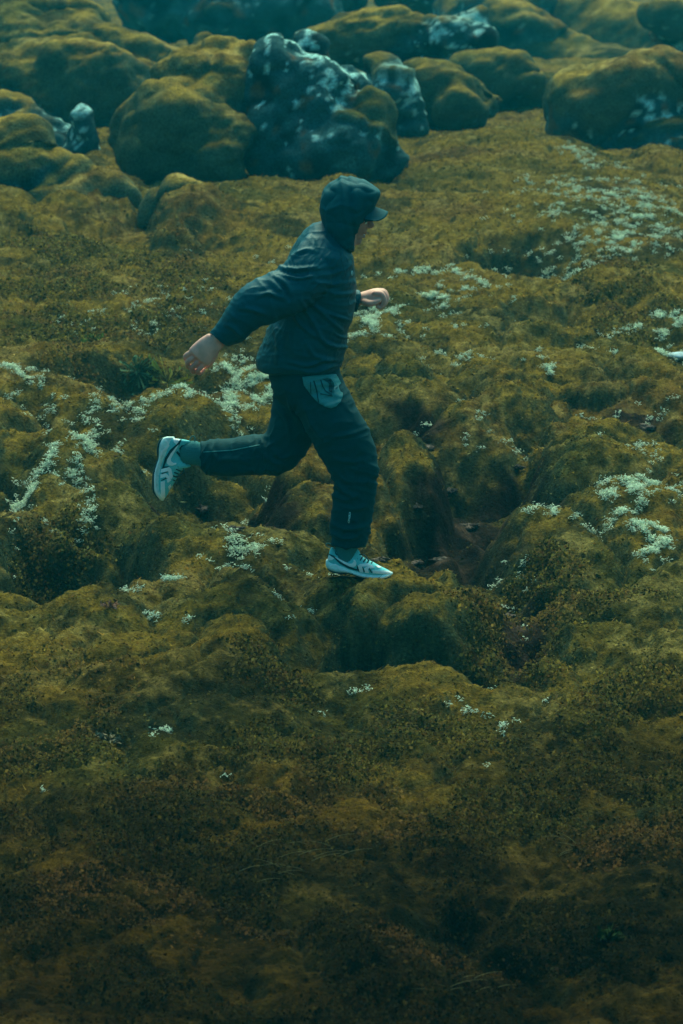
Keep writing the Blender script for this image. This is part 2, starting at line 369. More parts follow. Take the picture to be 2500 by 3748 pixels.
def boulder(name, label, cat, Y0, lobes, group=None, seed=0, rock=0.0, lich=1.0, voxel=.035, rough=.05):
    Y1 = float(np.interp(Y0, OLDY, NEWY)) if Y0 > 10.25 else Y0; fq = mpp(Y1)/mpp(Y0); Y0 = Y1; voxel *= fq
    s = mpp(Y0)*KD; parts = []; info = []
    for lb in lobes:
        cx, cy, rx, ry, dy = lb[:5]; kind = lb[5] if len(lb) > 5 else rock
        ang = lb[6] if len(lb) > 6 else 0
        yd = lb[7] if len(lb) > 7 else .75
        c = P(cx*KD, cy*KD, Y0+dy*fq); r = (rx*s, (rx+ry)*.5*s*yd, ry*s*1.02)
        ca, sa = math.cos(R(ang)), math.sin(R(ang))
        rot = [[ca, 0, sa], [0, 1, 0], [-sa, 0, ca]]
        parts.append(uvsphere(c, r, rot=rot)); info.append((c, max(r), kind))
    V, T = remesh(parts, voxel, 16, .6)
    n = vnormals(V, T)
    x, y, z = V.T.astype(float)/fq
    big = fbm3(x*1.5, y*1.5, z*1.5, 3, 101+seed)
    V = V+fq*n*(rough*2.0*big+.055*n3(x*3.1, y*3.1, z*3.1, 105+seed)-.025*np.exp(-(fbm3(x*1.6, y*1.6, z*2.6, 2, 103+seed)/.12)**2))[:, None]; n = vnormals(V, T)
    wts = np.stack([np.exp(-((V-c)**2).sum(1)/(r*.75)**2*2.0)+1e-9 for c, r, k in info]); ks = np.array([k for _, _, k in info])
    rk = (wts*ks[:, None]).sum(0)/wts.sum(0)
    nn = fbm3(x*2.2, y*2.2, z*2.2, 4, 107+seed)
    steep = 1-sstep(.05, .75, n[:, 2]+.25*nn)
    rockm = sstep(.36, .60, rk*.55+steep*.5*(.55+rk)+.26*nn)
    # rock faces: rugged; moss: soft cushions
    rug = np.abs(fbm3(x*3.2, y*3.2, z*3.2, 4, 111+seed, .55)); cus = np.abs(n3(x*4, y*4, z*5, 117+seed))
    V = V+fq*n*(rockm*(rug*.07-.04)+(1-rockm)*(.05*np.sqrt(cus+.01)+.016*fbm3(x*14, y*14, z*14, 2, 119+seed)))[:, None]
    n = vnormals(V, T)
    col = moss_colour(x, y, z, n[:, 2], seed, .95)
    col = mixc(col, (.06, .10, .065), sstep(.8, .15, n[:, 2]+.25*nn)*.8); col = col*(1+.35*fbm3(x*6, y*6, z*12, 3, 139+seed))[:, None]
    rc = mixc(np.zeros((len(V), 3))+np.array([.03, .095, .105]), (.07, .19, .19), sstep(.1, .9, fbm3(x*7, y*7, z*7, 3, 121+seed)))  # rock tinted teal, putting distant haze into its colour
    rc = mixc(rc, (.006, .016, .02), sstep(.0, .8, fbm3(x*5, y*5, z*5, 3, 123+seed)))
    sp = fbm3(x*19, y*19, z*19, 2, 127+seed); area = fbm3(x*1.8, y*1.8, z*1.8, 2, 131+seed)
    top_ = (z-z.min())/(z.max()-z.min()); sp = sp+.5*fbm3(x*26, y*26, z*26, 2, 129+seed); lm = sstep(.50, .62, sp*.95+.45*area+.95*(top_-.72)+.15*n[:, 2]-.12+.15*lich)*np.clip(lich, 0, 1)
    rc = mixc(rc, (.38, .72, .68), lm)
    rc = mixc(rc, (.16, .08, .03), sstep(.55, .8, fbm3(x*8, y*8, z*8, 2, 137+seed))*.7)
    col = mixc(col, (0, 0, 0), rockm)+rc*rockm[:, None]
    o = mesh_np(name, V, T, M_rock, col=col)
    return tag(o, label, cat, group)
GB = 'mossy lava boulders at the back'
GM = 'moss covered mounds at the back'
boulder('mossy_mound', 'broad olive moss slope filling the top left corner, bulging over dark recesses', 'moss mound', 13.6,
        [(60, 110, 260, 130, 1.2, 0), (290, 150, 150, 70, 1.0, 0), (120, 190, 200, 90, .4, 0), (160, 150, 260, 120, .8, 0), (-20, 230, 110, 130, .1, .1), (200, 200, 150, 120, .1, .1), (300, 150, 130, 90, .9, 0), (110, 260, 110, 90, 0, .3),
         (330, 190, 80, 65, .3, .3), (-90, 60, 220, 130, 2, 0), (80, 50, 190, 60, 2.5, 0), (430, 160, 130, 60, 1.6, 0), (472, 105, 42, 36, 1.8, 0), (530, 160, 70, 50, 1.6, 0)], GM, 1, rock=.1)
boulder('lava_rock', 'small grey rock pillar in the dark recess under the top left moss slope', 'rock', 12.0,
        [(185, 310, 46, 80, 0, 1), (205, 380, 55, 70, .1, 1), (250, 400, 120, 70, .4, 1), (100, 340, 130, 80, .5, 1), (30, 300, 90, 70, .6, .8)], GB, 2, rock=1, lich=.9)
boulder('mossy_boulder', 'big rounded moss boulder left of the black lichen rock, a lobe at its foot', 'boulder', 10.9,
        [(470, 215, 150, 105, .3, 0, 25), (500, 150, 110, 60, .6, 0), (400, 310, 150, 120, -.1, 0), (480, 330, 120, 90, -.2, 0), (510, 370, 85, 75, -.35, .05), (560, 170, 90, 75, .5, 0), (330, 330, 70, 110, .2, .1), (450, 420, 120, 50, .1, .4), (585, 260, 70, 80, .3, .3)], GB, 3)
boulder('lichen_rock', 'tall black rock with white lichen spots directly behind the hooded head', 'rock', 10.9,
        [(640, 180, 72, 110, .2, 1), (660, 300, 100, 120, .1, 1), (710, 270, 110, 150, .1, 1), (700, 130, 52, 55, .5, 1), (760, 350, 120, 100, -.1, 1), (845, 280, 66, 64, .05, -.6), (880, 380, 58, 62, .05, .8), (700, 400, 110, 60, 0, 1), (790, 220, 50, 60, .4, .6)], GB, 4, rock=1, lich=1.25)
boulder('dark_boulder', 'large dark teal boulder behind the top left moss slope', 'boulder', 18.5,
        [(380, -10, 125, 100, 0, 1), (500, 30, 100, 90, -.3, .9), (660, 20, 130, 105, -.1, .9), (570, -60, 200, 80, .6, .4), (750, -20, 90, 90, .3, .5)], GB, 5, rock=.9, lich=.35, voxel=.05)
boulder('mossy_boulder', 'flat topped moss boulder with white spotted right face above the low moss lobes', 'boulder', 14.8,
        [(860, 90, 150, 75, .2, 0), (780, 110, 100, 60, .2, 0), (1010, 110, 105, 80, 0, 1), (930, 150, 90, 60, .1, .9), (1060, 70, 60, 50, .4, .8), (840, 190, 110, 80, .3, .9), (960, 200, 130, 70, .3, .9)], GB, 6, rock=.5, lich=1.15)
boulder('lava_rock', 'knobbly grey rock column between the black lichen rock and the low moss lobe', 'rock', 12.9,
        [(905, 230, 62, 75, 0, .9), (930, 290, 52, 55, -.1, .9), (870, 180, 45, 45, .2, .7), (850, 250, 50, 50, .2, .9)], GB, 7, rock=.9, lich=.8)
boulder('mossy_boulder', 'low moss boulder with a dark overhang above the grassy dip', 'boulder', 13.2,
        [(1030, 220, 110, 70, .25, .2), (1030, 205, 105, 50, .1, .1), (1070, 255, 70, 48, -.15, .1), (980, 190, 70, 40, .2, .2), (1020, 285, 80, 40, .3, 1), (1120, 235, 50, 45, .1, .5)], GB, 8)
boulder('mossy_boulder', 'small moss boulder with a square dark notch left of the big right boulder', 'boulder', 14.6,
        [(1130, 165, 90, 40, 0, .1), (1190, 190, 70, 38, -.1, .1), (1220, 215, 70, 40, .2, 0), (1150, 220, 60, 35, .2, .7)], GB, 9)
boulder('dark_boulder', 'dark boulder with a pale streak behind the lichen spotted moss boulder', 'boulder', 18.0,
        [(1100, 60, 120, 80, 0, .7), (1180, 80, 100, 65, -.2, .3), (1240, 100, 65, 50, -.2, .2), (1060, -10, 130, 60, .4, .6), (1200, 30, 80, 60, .3, .4), (960, -20, 110, 70, .6, .3)], GB, 10, rock=.5, lich=.7, voxel=.045)
boulder('mossy_boulder', 'big domed moss boulder at the right edge with a dark hollow front', 'boulder', 12.6,
        [(1420, 250, 160, 115, .1, 0), (1350, 300, 100, 70, 0, .3), (1500, 330, 130, 50, -.1, .6), (1510, 220, 130, 85, .2, 0), (1360, 275, 80, 75, -.05, .2), (1480, 310, 130, 60, .05, .5), (1590, 280, 100, 90, .2, .2), (1400, 330, 60, 40, .1, .6), (1300, 240, 50, 40, .3, .1)], GB, 11)
boulder('mossy_mound', 'hazy moss hillside beyond the boulders in the top right corner', 'moss mound', 18.2,
        [(1290, 90, 120, 90, .2, 0), (1420, 110, 160, 85, 0, 0), (1560, 110, 120, 60, -.4, .1), (1330, 30, 110, 50, 1.2, 0), (1500, 60, 110, 45, 1, .05), (1240, 140, 120, 60, -.6, 0), (1400, 160, 160, 50, -.8, 0)], GM, 12, voxel=.05)
boulder('dark_boulder', 'dark rock slab cut by the top edge above the hazy hillside', 'boulder', 24.0,
        [(1270, -8, 65, 32, 0, 1), (1200, -30, 80, 40, 0, .8)], GB, 13, rock=.8, lich=.4, voxel=.05)
boulder('dark_boulder', 'shadowy boulder at the right edge above the big domed moss boulder', 'boulder', 17.0,
        [(1560, 40, 90, 42, 0, .1), (1530, 90, 50, 22, .2, .7), (1580, 120, 60, 30, .2, .3)], GB, 14, lich=.9, voxel=.045)
boulder('mossy_mound', 'long moss ridge sloping down from the left edge, in front of the dark recess', 'moss mound', 10.2,
        [(20, 345, 90, 85, .2, 0), (40, 430, 110, 75, 0, 0), (130, 420, 110, 60, .1, 0), (215, 455, 110, 52, 0, 0), (290, 485, 60, 34, 0, .1), (110, 490, 160, 50, -.1, .5)], GM, 16, lich=.4)
boulder('mossy_mound', 'low yellow green moss hump with a dark rocky right end, left of the boulders foot', 'moss mound', 9.6,
        [(440, 462, 78, 62, 0, -.1), (500, 500, 58, 52, -.1, .9), (400, 500, 80, 50, .1, 0)], GM, 15, lich=.5)

# ------------------------------------------------------------------ the runner
from mathutils.bvhtree import BVHTree
from mathutils.geometry import delaunay_2d_cdt
def catmull(A, n):
    A = np.asarray(A, float); Q = np.vstack([2*A[0]-A[1], A, 2*A[-1]-A[-2]]); out = []
    for i in range(1, len(Q)-2):
        for t in np.linspace(0, 1, n, endpoint=False):
            p0, p1, p2, p3 = Q[i-1], Q[i], Q[i+1], Q[i+2]
            out.append(.5*(2*p1+(p2-p0)*t+(2*p0-5*p1+4*p2-p3)*t*t+(3*p1-p0-3*p2+p3)*t**3))
    out.append(Q[-2]); return np.array(out)
def loft(st, n=6, m=36, pw=2.2, tf=None, ends=(.35, .35)):
    """stations (ax, ay, bx, by, Y, t): the two silhouette points in photo pixels, depth plane, half thickness"""
    S = catmull(st, n); rings = []
    th = np.linspace(0, 2*math.pi, m, endpoint=False)
    c, s = np.cos(th), np.sin(th); c = np.sign(c)*np.abs(c)**(2/pw); s = np.sign(s)*np.abs(s)**(2/pw)
    for ax_, ay, bx, by, Y, t in S:
        A = P(ax_, ay, Y); B = P(bx, by, Y)
        rings.append((A+B)/2+np.outer(c, (B-A)/2)+np.outer(s, [0, t, 0]))
    # rounded ends
    def cap(r0, r1, e):
        cc = r0.mean(0); d = cc-r1.mean(0); d = d/max(1e-9, np.linalg.norm(d)); R_ = np.linalg.norm(r0-cc, axis=1).mean()
        return [cc+(r0-cc)*k+d*R_*e*h for k, h in ((.85, .55), (.55, .85), (.2, 1))]
    rings = cap(rings[0], rings[1], ends[0])[::-1]+rings+cap(rings[-1], rings[-2], ends[1])
    k = len(rings); V = np.vstack(rings+[rings[0].mean(0)[None], rings[-1].mean(0)[None]]); F = []
    for i in range(k-1):
        for j in range(m): F.append((i*m+j, i*m+(j+1) % m, (i+1)*m+(j+1) % m, (i+1)*m+j))
    for j in range(m): F.append((k*m, (j+1) % m, j)); F.append((k*m+1, (k-1)*m+j, (k-1)*m+(j+1) % m))
    return V, F
def tube(pts, rad, m=14, n=5):
    "pts: (px, py, Y), radii in metres; round ended"
    W3 = np.array([P(a, b, c) for a, b, c in pts]); S = catmull(np.hstack([W3, np.array(rad)[:, None]]), n)
    return tube3(S[:, :3], S[:, 3], m)
def tube3(Q, rd, m=12):
    T = np.gradient(Q, axis=0); T /= np.linalg.norm(T, axis=1, keepdims=True)
    up = np.array([.3, 1, .2]); rings = []; th = np.linspace(0, 2*math.pi, m, endpoint=False)
    fr = []
    for t in T:
        a = np.cross(t, up); a /= np.linalg.norm(a); b = np.cross(t, a); fr.append((a, b)); up = -b if np.dot(b, up) < 0 else b
        up = np.cross(a, t)
    def ring(q, r, f): return q+r*(np.outer(np.cos(th), f[0])+np.outer(np.sin(th), f[1]))
    for sgn, i in ((-1, 0),):
        rings += [ring(Q[0]-T[0]*rd[0]*h, rd[0]*k, fr[0]) for k, h in ((.3, .95), (.7, .7))]
    rings += [ring(Q[i], rd[i], fr[i]) for i in range(len(Q))]
    rings += [ring(Q[-1]+T[-1]*rd[-1]*h, rd[-1]*k, fr[-1]) for k, h in ((.7, .7), (.3, .95))]
    k = len(rings); V = np.vstack(rings+[(Q[0]-T[0]*rd[0])[None], (Q[-1]+T[-1]*rd[-1])[None]]); F = []
    for i in range(k-1):
        for j in range(m): F.append((i*m+j, i*m+(j+1) % m, (i+1)*m+(j+1) % m, (i+1)*m+j))
    for j in range(m): F.append((k*m, (j+1) % m, j)); F.append((k*m+1, (k-1)*m+j, (k-1)*m+(j+1) % m))
    return V, F
def bvh(V, T): return BVHTree.FromPolygons([tuple(v) for v in V.tolist()], [tuple(t) for t in T.tolist()])
def shell(poly, tree, off, thick, step=6, tf=None):
    "a thin closed patch lying on a surface; its outline is a polygon in photo pixels"
    poly = [tuple(p) for p in poly]; xs = [p[0] for p in poly]; ys = [p[1] for p in poly]
    # resample the outline
    out = []
    for (a, b), (c, d) in zip(poly, poly[1:]+poly[:1]):
        k = max(1, int(math.hypot(c-a, d-b)/step))
        out += [(a+(c-a)*i/k, b+(d-b)*i/k) for i in range(k)]
    pts = [Vector(p) for p in out]; nb = len(pts)
    def inside(x, y):
        r = False; j = len(poly)-1
        for i in range(len(poly)):
            if (poly[i][1] > y) != (poly[j][1] > y) and x < (poly[j][0]-poly[i][0])*(y-poly[i][1])/(poly[j][1]-poly[i][1])+poly[i][0]: r = not r
            j = i
        return r
    for gx in np.arange(min(xs), max(xs), step):
        for gy in np.arange(min(ys), max(ys), step):
            if inside(gx, gy) and min(math.hypot(gx-a, gy-b) for a, b in out) > step*.45: pts.append(Vector((gx, gy)))
    r = delaunay_2d_cdt(pts, [], [list(range(nb))], 1, 1e-4)
    P2, faces = r[0], r[2]
    return drape([(p[0], p[1]) for p in P2], [tuple(f) for f in faces], tree, off, thick, tf)
def drape(P2, faces, tree, off, thick, tf=None):
    top, bot = [], []; o = Vector(CAM); last = None
    for a, b in P2:
        if tf: a, b = tf(a, b)
        d = Vector(ray(a, b)).normalized(); hit = tree.ray_cast(o, d)
        if hit[0] is None:
            q = P(a, b, last.y if last else 0); h2 = tree.find_nearest(Vector(q)); p, n = h2[0], h2[1]
        else: p, n = hit[0], hit[1]
        if n.dot(d) > 0: n = -n
        last = p; top.append(p-d*off+n*off*.3); bot.append(p+d*thick)
    N_ = len(top); V = np.array([tuple(v) for v in top+bot]); F = []; edges = {}
    for f in faces:
        F.append(tuple(f)); F.append(tuple(i+N_ for i in reversed(f)))
        for i in range(len(f)):
            e = (f[i], f[(i+1) % len(f)]); edges[e] = edges.get(e, 0)+1
    for (a, b) in list(edges):
        if (b, a) not in edges: F.append((b, a, a+N_, b+N_))
    return V, F
def mesh_py(name, parts, mat, parent, smooth=False):
    Vs, Fs, o = [], [], 0
    for V, F in parts:
        Vs.append(np.asarray(V)); Fs += [tuple(int(i)+o for i in f) for f in F]; o += len(V)
    me = bpy.data.meshes.new(name); me.from_pydata(np.vstack(Vs).tolist(), [], Fs); me.update()
    me.polygons.foreach_set('use_smooth', [smooth]*len(me.polygons)); me.materials.append(mat)
    ob = bpy.data.objects.new(name, me); C.objects.link(ob); ob.parent = parent; return ob
def cloth(name, colr, rough, cv=(300, .12), bump=((900, .25, .002), (35, .25, .006)), spec=.35, sheen=.0):
    m = mat_vc(name, rough=rough, spec=spec, bump=bump, cvar=cv)
    n = m.node_tree.nodes; L = m.node_tree.links
    at = [q for q in n if q.type == 'ATTRIBUTE'][0]; mx = [q for q in n if q.type == 'MIX'][0]
    for l in list(mx.inputs[6].links): L.remove(l)
    n.remove(at); mx.inputs[6].default_value = (*colr, 1); n['Principled BSDF'].inputs['Specular Tint'].default_value = (.25, .85, 1, 1) if colr[0] < .02 else (1, 1, 1, 1); return m
M_jacket = cloth('jacket_nylon', (.002, .062, .088), .5, spec=.32)
M_hood = cloth('hood_nylon', (.002, .076, .098), .7, spec=.2)
M_cap = cloth('cap_fabric', (.004, .075, .095), .75, spec=.15)
M_trous = cloth('trouser_fabric', (.003, .045, .055), .8, spec=.2)
M_pocket = cloth('pocket_fabric', (.035, .25, .26), .6)
M_sock = cloth('sock_knit', (.03, .19, .20), .9)
M_shoe = cloth('shoe_mesh', (.14, .66, .70), .7, bump=((700, .5, .002),))
M_white = cloth('shoe_overlay', (.93, 1, 1), .45, cv=(60, .08))
M_sole = cloth('sole_foam', (.70, .98, .95), .5, cv=(30, .22))
M_dark = cloth('dark_trim', (.006, .05, .06), .6)
M_print = cloth('print', (.45, .85, .88), .5)
M_skin = mat_vc('skin', rough=.55, spec=.4, bump=((220, .25, .002),), cvar=(30, .12))
_b = M_skin.node_tree.nodes['Principled BSDF']; _b.inputs['Subsurface Weight'].default_value = .12; _b.inputs['Subsurface Scale'].default_value = .02

person = empty('person', (fp[0], FY, fp[2]))
tag(person, 'runner in dark teal hooded rain jacket and dark trousers, mid stride in pale running shoes', 'person')
PARENT_INV = []
def part(name, V, T, mat, col=None, parent=person):
    o = mesh_np(name, V, T, mat, col=col); o.parent = parent; return o

def creases(px, py, lines):
    "raised folds of cloth along hand traced lines, hollow beside them"
    out = np.zeros(len(px))
    for pts, amp, w_ in lines:
        S_ = catmull(pts, 8); dmin = np.full(len(px), 1e9); along = np.zeros(len(px))
        for i in range(len(S_)-1):
            a, b = S_[i], S_[i+1]; ab = b-a; t_ = np.clip(((px-a[0])*ab[0]+(py-a[1])*ab[1])/(ab@ab+1e-9), 0, 1)
            dd_ = np.hypot(px-a[0]-t_*ab[0], py-a[1]-t_*ab[1]); m_ = dd_ < dmin; dmin[m_] = dd_[m_]; along[m_] = (i+t_[m_])/(len(S_)-1)
        tp = np.sqrt(np.clip(np.sin(np.pi*np.clip(along, .03, .97)), 0, 1))
        out += 1.7*amp*tp*(np.exp(-(dmin/w_)**2)-.45*np.exp(-(dmin/(2.3*w_))**2))
    return out
J_FOLDS = [([(1099, 1094), (1138, 1163), (1184, 1247), (1234, 1278)], .013, 9), ([(1073, 1140), (1100, 1186), (1146, 1224), (1180, 1247)], .010, 8), ([(1123, 1094), (1192, 1156), (1249, 1209)], .012, 9), ([(1161, 1125), (1222, 1155), (1280, 1171)], .009, 7),
 ([(1054, 1324), (1123, 1339), (1184, 1320), (1253, 1324)], .009, 8), ([(1073, 1350), (1142, 1360), (1199, 1346), (1249, 1338)], .008, 7), ([(1192, 1255), (1230, 1268), (1268, 1270)], .009, 7), ([(1004, 1021), (1038, 1052), (1058, 1094)], -.014, 9),
 ([(1008, 972), (1084, 985), (1161, 976)], .010, 9), ([(1061, 949), (1084, 926), (1123, 914), (1161, 922)], .010, 9), ([(1020, 1000), (1090, 1018), (1150, 1010)], .008, 8), ([(940, 1085), (985, 1075), (1040, 1094)], .009, 9), ([(880, 1130), (930, 1135), (975, 1150)], .008, 9),
 ([(820, 1190), (850, 1200), (885, 1225)], .007, 8), ([(1180, 1060), (1230, 1075), (1290, 1072)], .007, 8), ([(1150, 1030), (1210, 1040), (1285, 1030)], .006, 8), ([(1000, 1180), (1020, 1250), (1015, 1320)], .008, 12), ([(1120, 1250), (1150, 1300), (1210, 1318)], .008, 8), ([(1215, 1215), (1245, 1232), (1272, 1236)], .007, 6), ([(1185, 870), (1215, 905), (1262, 925)], .008, 8)]
T_FOLDS = [([(1220, 1746), (1252, 1791), (1297, 1816)], .012, 9), ([(1214, 1812), (1265, 1830), (1303, 1812)], .011, 8), ([(1225, 1725), (1270, 1760), (1330, 1770)], .009, 9), ([(1208, 1944), (1252, 1969), (1316, 1963)], .012, 8), ([(1215, 1915), (1270, 1935), (1340, 1925)], .009, 8), ([(1048, 1427), (1074, 1510), (1125, 1600)], .011, 10),
 ([(1112, 1480), (1144, 1560), (1190, 1620)], .009, 10), ([(972, 1619), (1029, 1676), (1074, 1657)], .012, 9), ([(959, 1657), (1000, 1690), (1040, 1700)], .009, 8), ([(946, 1596), (968, 1640), (972, 1690)], .010, 8), ([(1200, 1600), (1270, 1590), (1345, 1570)], .007, 8), ([(1210, 1670), (1280, 1690), (1350, 1680)], .008, 9),
 ([(1240, 1850), (1300, 1862), (1350, 1845)], .008, 9), ([(800, 1690), (860, 1680), (920, 1700)], .007, 9), ([(770, 1640), (790, 1680), (775, 1720)], .008, 8), ([(1010, 1480), (1050, 1540), (1060, 1600)], .008, 9)]
# --- jacket
torso = [(938, 1343, 1252, 1342, 0, .165), (941, 1310, 1258, 1310, 0, .18), (960, 1247, 1271, 1262, 0, .185), (982, 1190, 1272, 1215, 0, .185), (1003, 1150, 1290, 1156, 0, .185),
         (1015, 1080, 1295, 1098, 0, .19), (1032, 1000, 1296, 1022, 0, .195), (1062, 924, 1294, 972, 0, .195), (1088, 882, 1286, 934, 0, .185), (1116, 852, 1277, 912, 0, .15), (1150, 828, 1270, 898, 0, .10), (1180, 815, 1266, 885, 0, .065)]
sleeve_r = [(1125, 862, 1235, 965, -.10, .07), (1085, 905, 1215, 1040, -.155, .085), (1030, 968, 1140, 1115, -.20, .09), (976, 1008, 1062, 1148, -.225, .088), (925, 1034, 995, 1176, -.245, .082), (896, 1052, 952, 1192, -.25, .078),
            (858, 1090, 918, 1212, -.25, .072), (812, 1150, 885, 1240, -.245, .062), (777, 1192, 853, 1258, -.24, .054), (759, 1215, 833, 1266, -.24, .050)]
sleeve_l = [(1125, 862, 1235, 965, .12, .07), (1090, 930, 1210, 1020, .17, .08), (1080, 1010, 1200, 1050, .21, .08), (1085, 1110, 1180, 1060, .23, .075), (1150, 1165, 1200, 1062, .225, .07), (1230, 1160, 1245, 1062, .21, .06), (1306, 1141, 1319, 1064, .20, .046)]
V, T = remesh([loft(torso, ends=(.05, .2)), loft(sleeve_r, ends=(.3, .04)), loft(sleeve_l, ends=(.3, .04))], .0055, 6, .55, 0)
n = vnormals(V, T)
px, py = project(V)
def ridge(a): q = np.clip(1-1.6*np.abs(a), 0, 1); return q*q*1.6-.5
ang = np.arctan2(py-1105, px-1075); rad_ = np.hypot(px-1075, py-1105)
fold_r = ridge(n2(ang*6+.9*n2(px*.01, py*.01, 3), rad_*.006+2, 151))+.5*ridge(n2(ang*12, rad_*.014, 153))
low = sstep(1220, 1330, py+.15*(px-1100))
fold_h = ridge(n2(px*.006, py*.030+.004*px, 155)+.3*n2(px*.02, py*.02, 156))
on_sl = sstep(.17, .215, -V[:, 1])*sstep(1010, 960, px-(.4)*(py-1000))
su_ = (px*.75-py*.66); sv_ = (px*.66+py*.75)
fold_s = ridge(n2(su_*.020, sv_*.006, 157)+.35*n2(px*.012, py*.012, 158))
sh = sstep(980, 880, py)*.5
wr = .42*(fold_r*sstep(40, 130, rad_)*(1-low)*(1-on_sl)*(1-sh)*.0055+fold_h*low*.006+fold_s*on_sl*.005)
wr = wr+.010*fbm3(V[:, 0]*4+px*.004, V[:, 1]*4, V[:, 2]*5+px*.003, 2, 159)+.002*ridge(n3(V[:, 0]*22, V[:, 1]*22, V[:, 2]*40, 160))
wr = wr+creases(px, py, J_FOLDS)*sstep(.05, -.02, V[:, 1]); V = V+n*wr[:, None]; J_tree = bvh(V, T)
jacket = part('jacket', V, T, M_jacket)
# seams, hem band and chest mark
def stripe(pts, wd):
    a = [(x, y-wd/2) for x, y in pts]; b = [(x, y+wd/2) for x, y in reversed(pts)]; return a+b
mesh_py('chest_mark', [shell([(1286, 992), (1288, 991), (1287.5, 1002), (1289.5, 1009), (1288, 1010), (1285.8, 1001)], J_tree, .002, .001, 3), shell([(1288.5, 989), (1290.5, 991), (1291.8, 998), (1291.2, 1007), (1290, 1007), (1290.5, 999)], J_tree, .002, .001, 3)], M_print, jacket)
mesh_py('shoulder_seam', [shell(stripe([(1246, 885), (1248, 930), (1254, 975), (1266, 1010)], 1.6)+[], J_tree, .0015, .001, 5) if False else shell([(1245, 885), (1247, 885), (1249, 930), (1255.5, 975), (1267, 1010), (1265, 1010), (1253.5, 976), (1247, 931)], J_tree, .0015, .001, 5)], M_dark, jacket)

# --- hood
hood = [(1205, 868, 1290, 922, 0, .06), (1188, 845, 1303, 917, 0, .085), (1176, 818, 1309, 896, 0, .098), (1171, 790, 1312, 870, 0, .105), (1171, 755, 1322, 835, 0, .112), (1176, 722, 1343, 800, 0, .116), (1190, 694, 1366, 768, 0, .114),
        (1213, 669, 1380, 742, 0, .106), (1243, 653, 1392, 716, 0, .09), (1275, 647, 1392, 700, 0, .072), (1305, 649, 1372, 684, 0, .05), (1322, 654, 1350, 670, 0, .03)]
V, T = remesh([loft(hood, ends=(.2, .1), pw=2.3)], .0055, 3, .5)
# the face opening is a real hollow
c0 = P(1338, 850, 0); rr = np.array([.062, .074, .125])
q = (V-c0)/rr; ins = (q**2).sum(1) < 1
t_ = np.sqrt(np.clip(1-q[:, 1]**2-q[:, 2]**2, 0, 1)); V[ins, 0] = c0[0]-(t_*rr[0])[ins]
n = vnormals(V, T); px, py = project(V)
wr = .004*ridge(n3(V[:, 0]*11, V[:, 1]*7, V[:, 2]*16, 161)+.2*n3(V[:, 0]*30, V[:, 1]*30, V[:, 2]*30, 162))+.003*ridge(n3(V[:, 0]*7+4, V[:, 1]*6, V[:, 2]*8, 163))-.004*ridge(n3(V[:, 0]*15+4, V[:, 1]*16, V[:, 2]*22, 164))
wr = wr+.006*np.exp(-((px-1262-(py-760)*.12)/9)**2)*sstep(880, 840, py)-.005*np.exp(-((px-1285-(py-760)*.12)/9)**2)
wr = wr*sstep(1392, 1350, px+.3*(700-py).clip(0, 99))
V = V+n*wr[:, None]; H_tree = bvh(V, T)
part('hood', V, T, M_hood, parent=jacket)
# --- cap brim, arched over the brow
gu, gv = 25, 12; W_ = []
for side in (0, 1):
    for j in range(gv+1):
        for i in range(gu+1):
            u_ = -1+2*i/gu; v_ = j/gv; reach = math.sqrt(max(0, 1-abs(u_)**2.6))
            a = 1334+(86*reach)*v_+0*u_; b = 742+32*v_*reach+62*abs(u_)**1.9*(1-.25*v_)+(6 if abs(u_) > .9 else 0)*0
            p = P(a, b+side*3.0, 0); p[1] = u_*.088; W_.append(p)
Fs = []; st = gu+1; N1 = st*(gv+1)
for j in range(gv):
    for i in range(gu):
        f = (j*st+i, j*st+i+1, (j+1)*st+i+1, (j+1)*st+i); Fs += [f, tuple(x+N1 for x in reversed(f))]
for i in range(gu): Fs.append((gv*st+i, gv*st+i+1, gv*st+i+1+N1, gv*st+i+N1)); Fs.append((i+1, i, i+N1, i+1+N1))
for j in range(gv):
    Fs.append((j*st, (j+1)*st, (j+1)*st+N1, j*st+N1)); Fs.append(((j+1)*st+gu, j*st+gu, j*st+gu+N1, (j+1)*st+gu+N1))
mesh_py('cap', [(np.array(W_), Fs)], M_cap, person, True)

# --- body: head, neck, trunk, arms, hands, legs in one surface
head = [(1205, 920, 1275, 930, 0, .055), (1205, 880, 1300, 898, 0, .055), (1203, 862, 1318, 893, 0, .048), (1200, 850, 1324, 884, 0, .052), (1197, 842, 1323.5, 875, 0, .056), (1194, 832, 1331, 866, 0, .060), (1192, 824, 1330, 858, 0, .063), (1190, 816, 1337, 851, 0, .066),
        (1189, 808, 1341, 842, 0, .069), (1187, 795, 1345, 830, 0, .072), (1187, 780, 1346, 814, 0, .074), (1188, 765, 1350, 800, 0, .076), (1190, 745, 1350, 780, 0, .078), (1200, 715, 1346, 755, 0, .076), (1225, 690, 1335, 725, 0, .066), (1255, 675, 1315, 700, 0, .045)]
nose = tube([(1349, 798, 0), (1356, 812, 0), (1360, 824, 0), (1352, 829, 0)], [.008, .0095, .0115, .010])
lip1 = tube([(1333, 851, -.018), (1338, 851, 0), (1333, 851, .018)], [.004, .006, .004]); lip2 = tube([(1328, 867, -.016), (1333, 866, 0), (1328, 867, .016)], [.004, .0065, .004])
trunk = [(1010, 1400, 1200, 1400, 0, .14), (1010, 1300, 1210, 1300, 0, .14), (1040, 1150, 1240, 1150, 0, .14), (1080, 1000, 1250, 1020, 0, .15), (1110, 910, 1250, 950, 0, .13), (1180, 860, 1260, 900, 0, .06)]
arm_r = tube([(1170, 960, -.15), (1040, 1060, -.21), (925, 1120, -.245), (850, 1175, -.245), (790, 1246, -.24)], [.05, .045, .038, .034, .026])
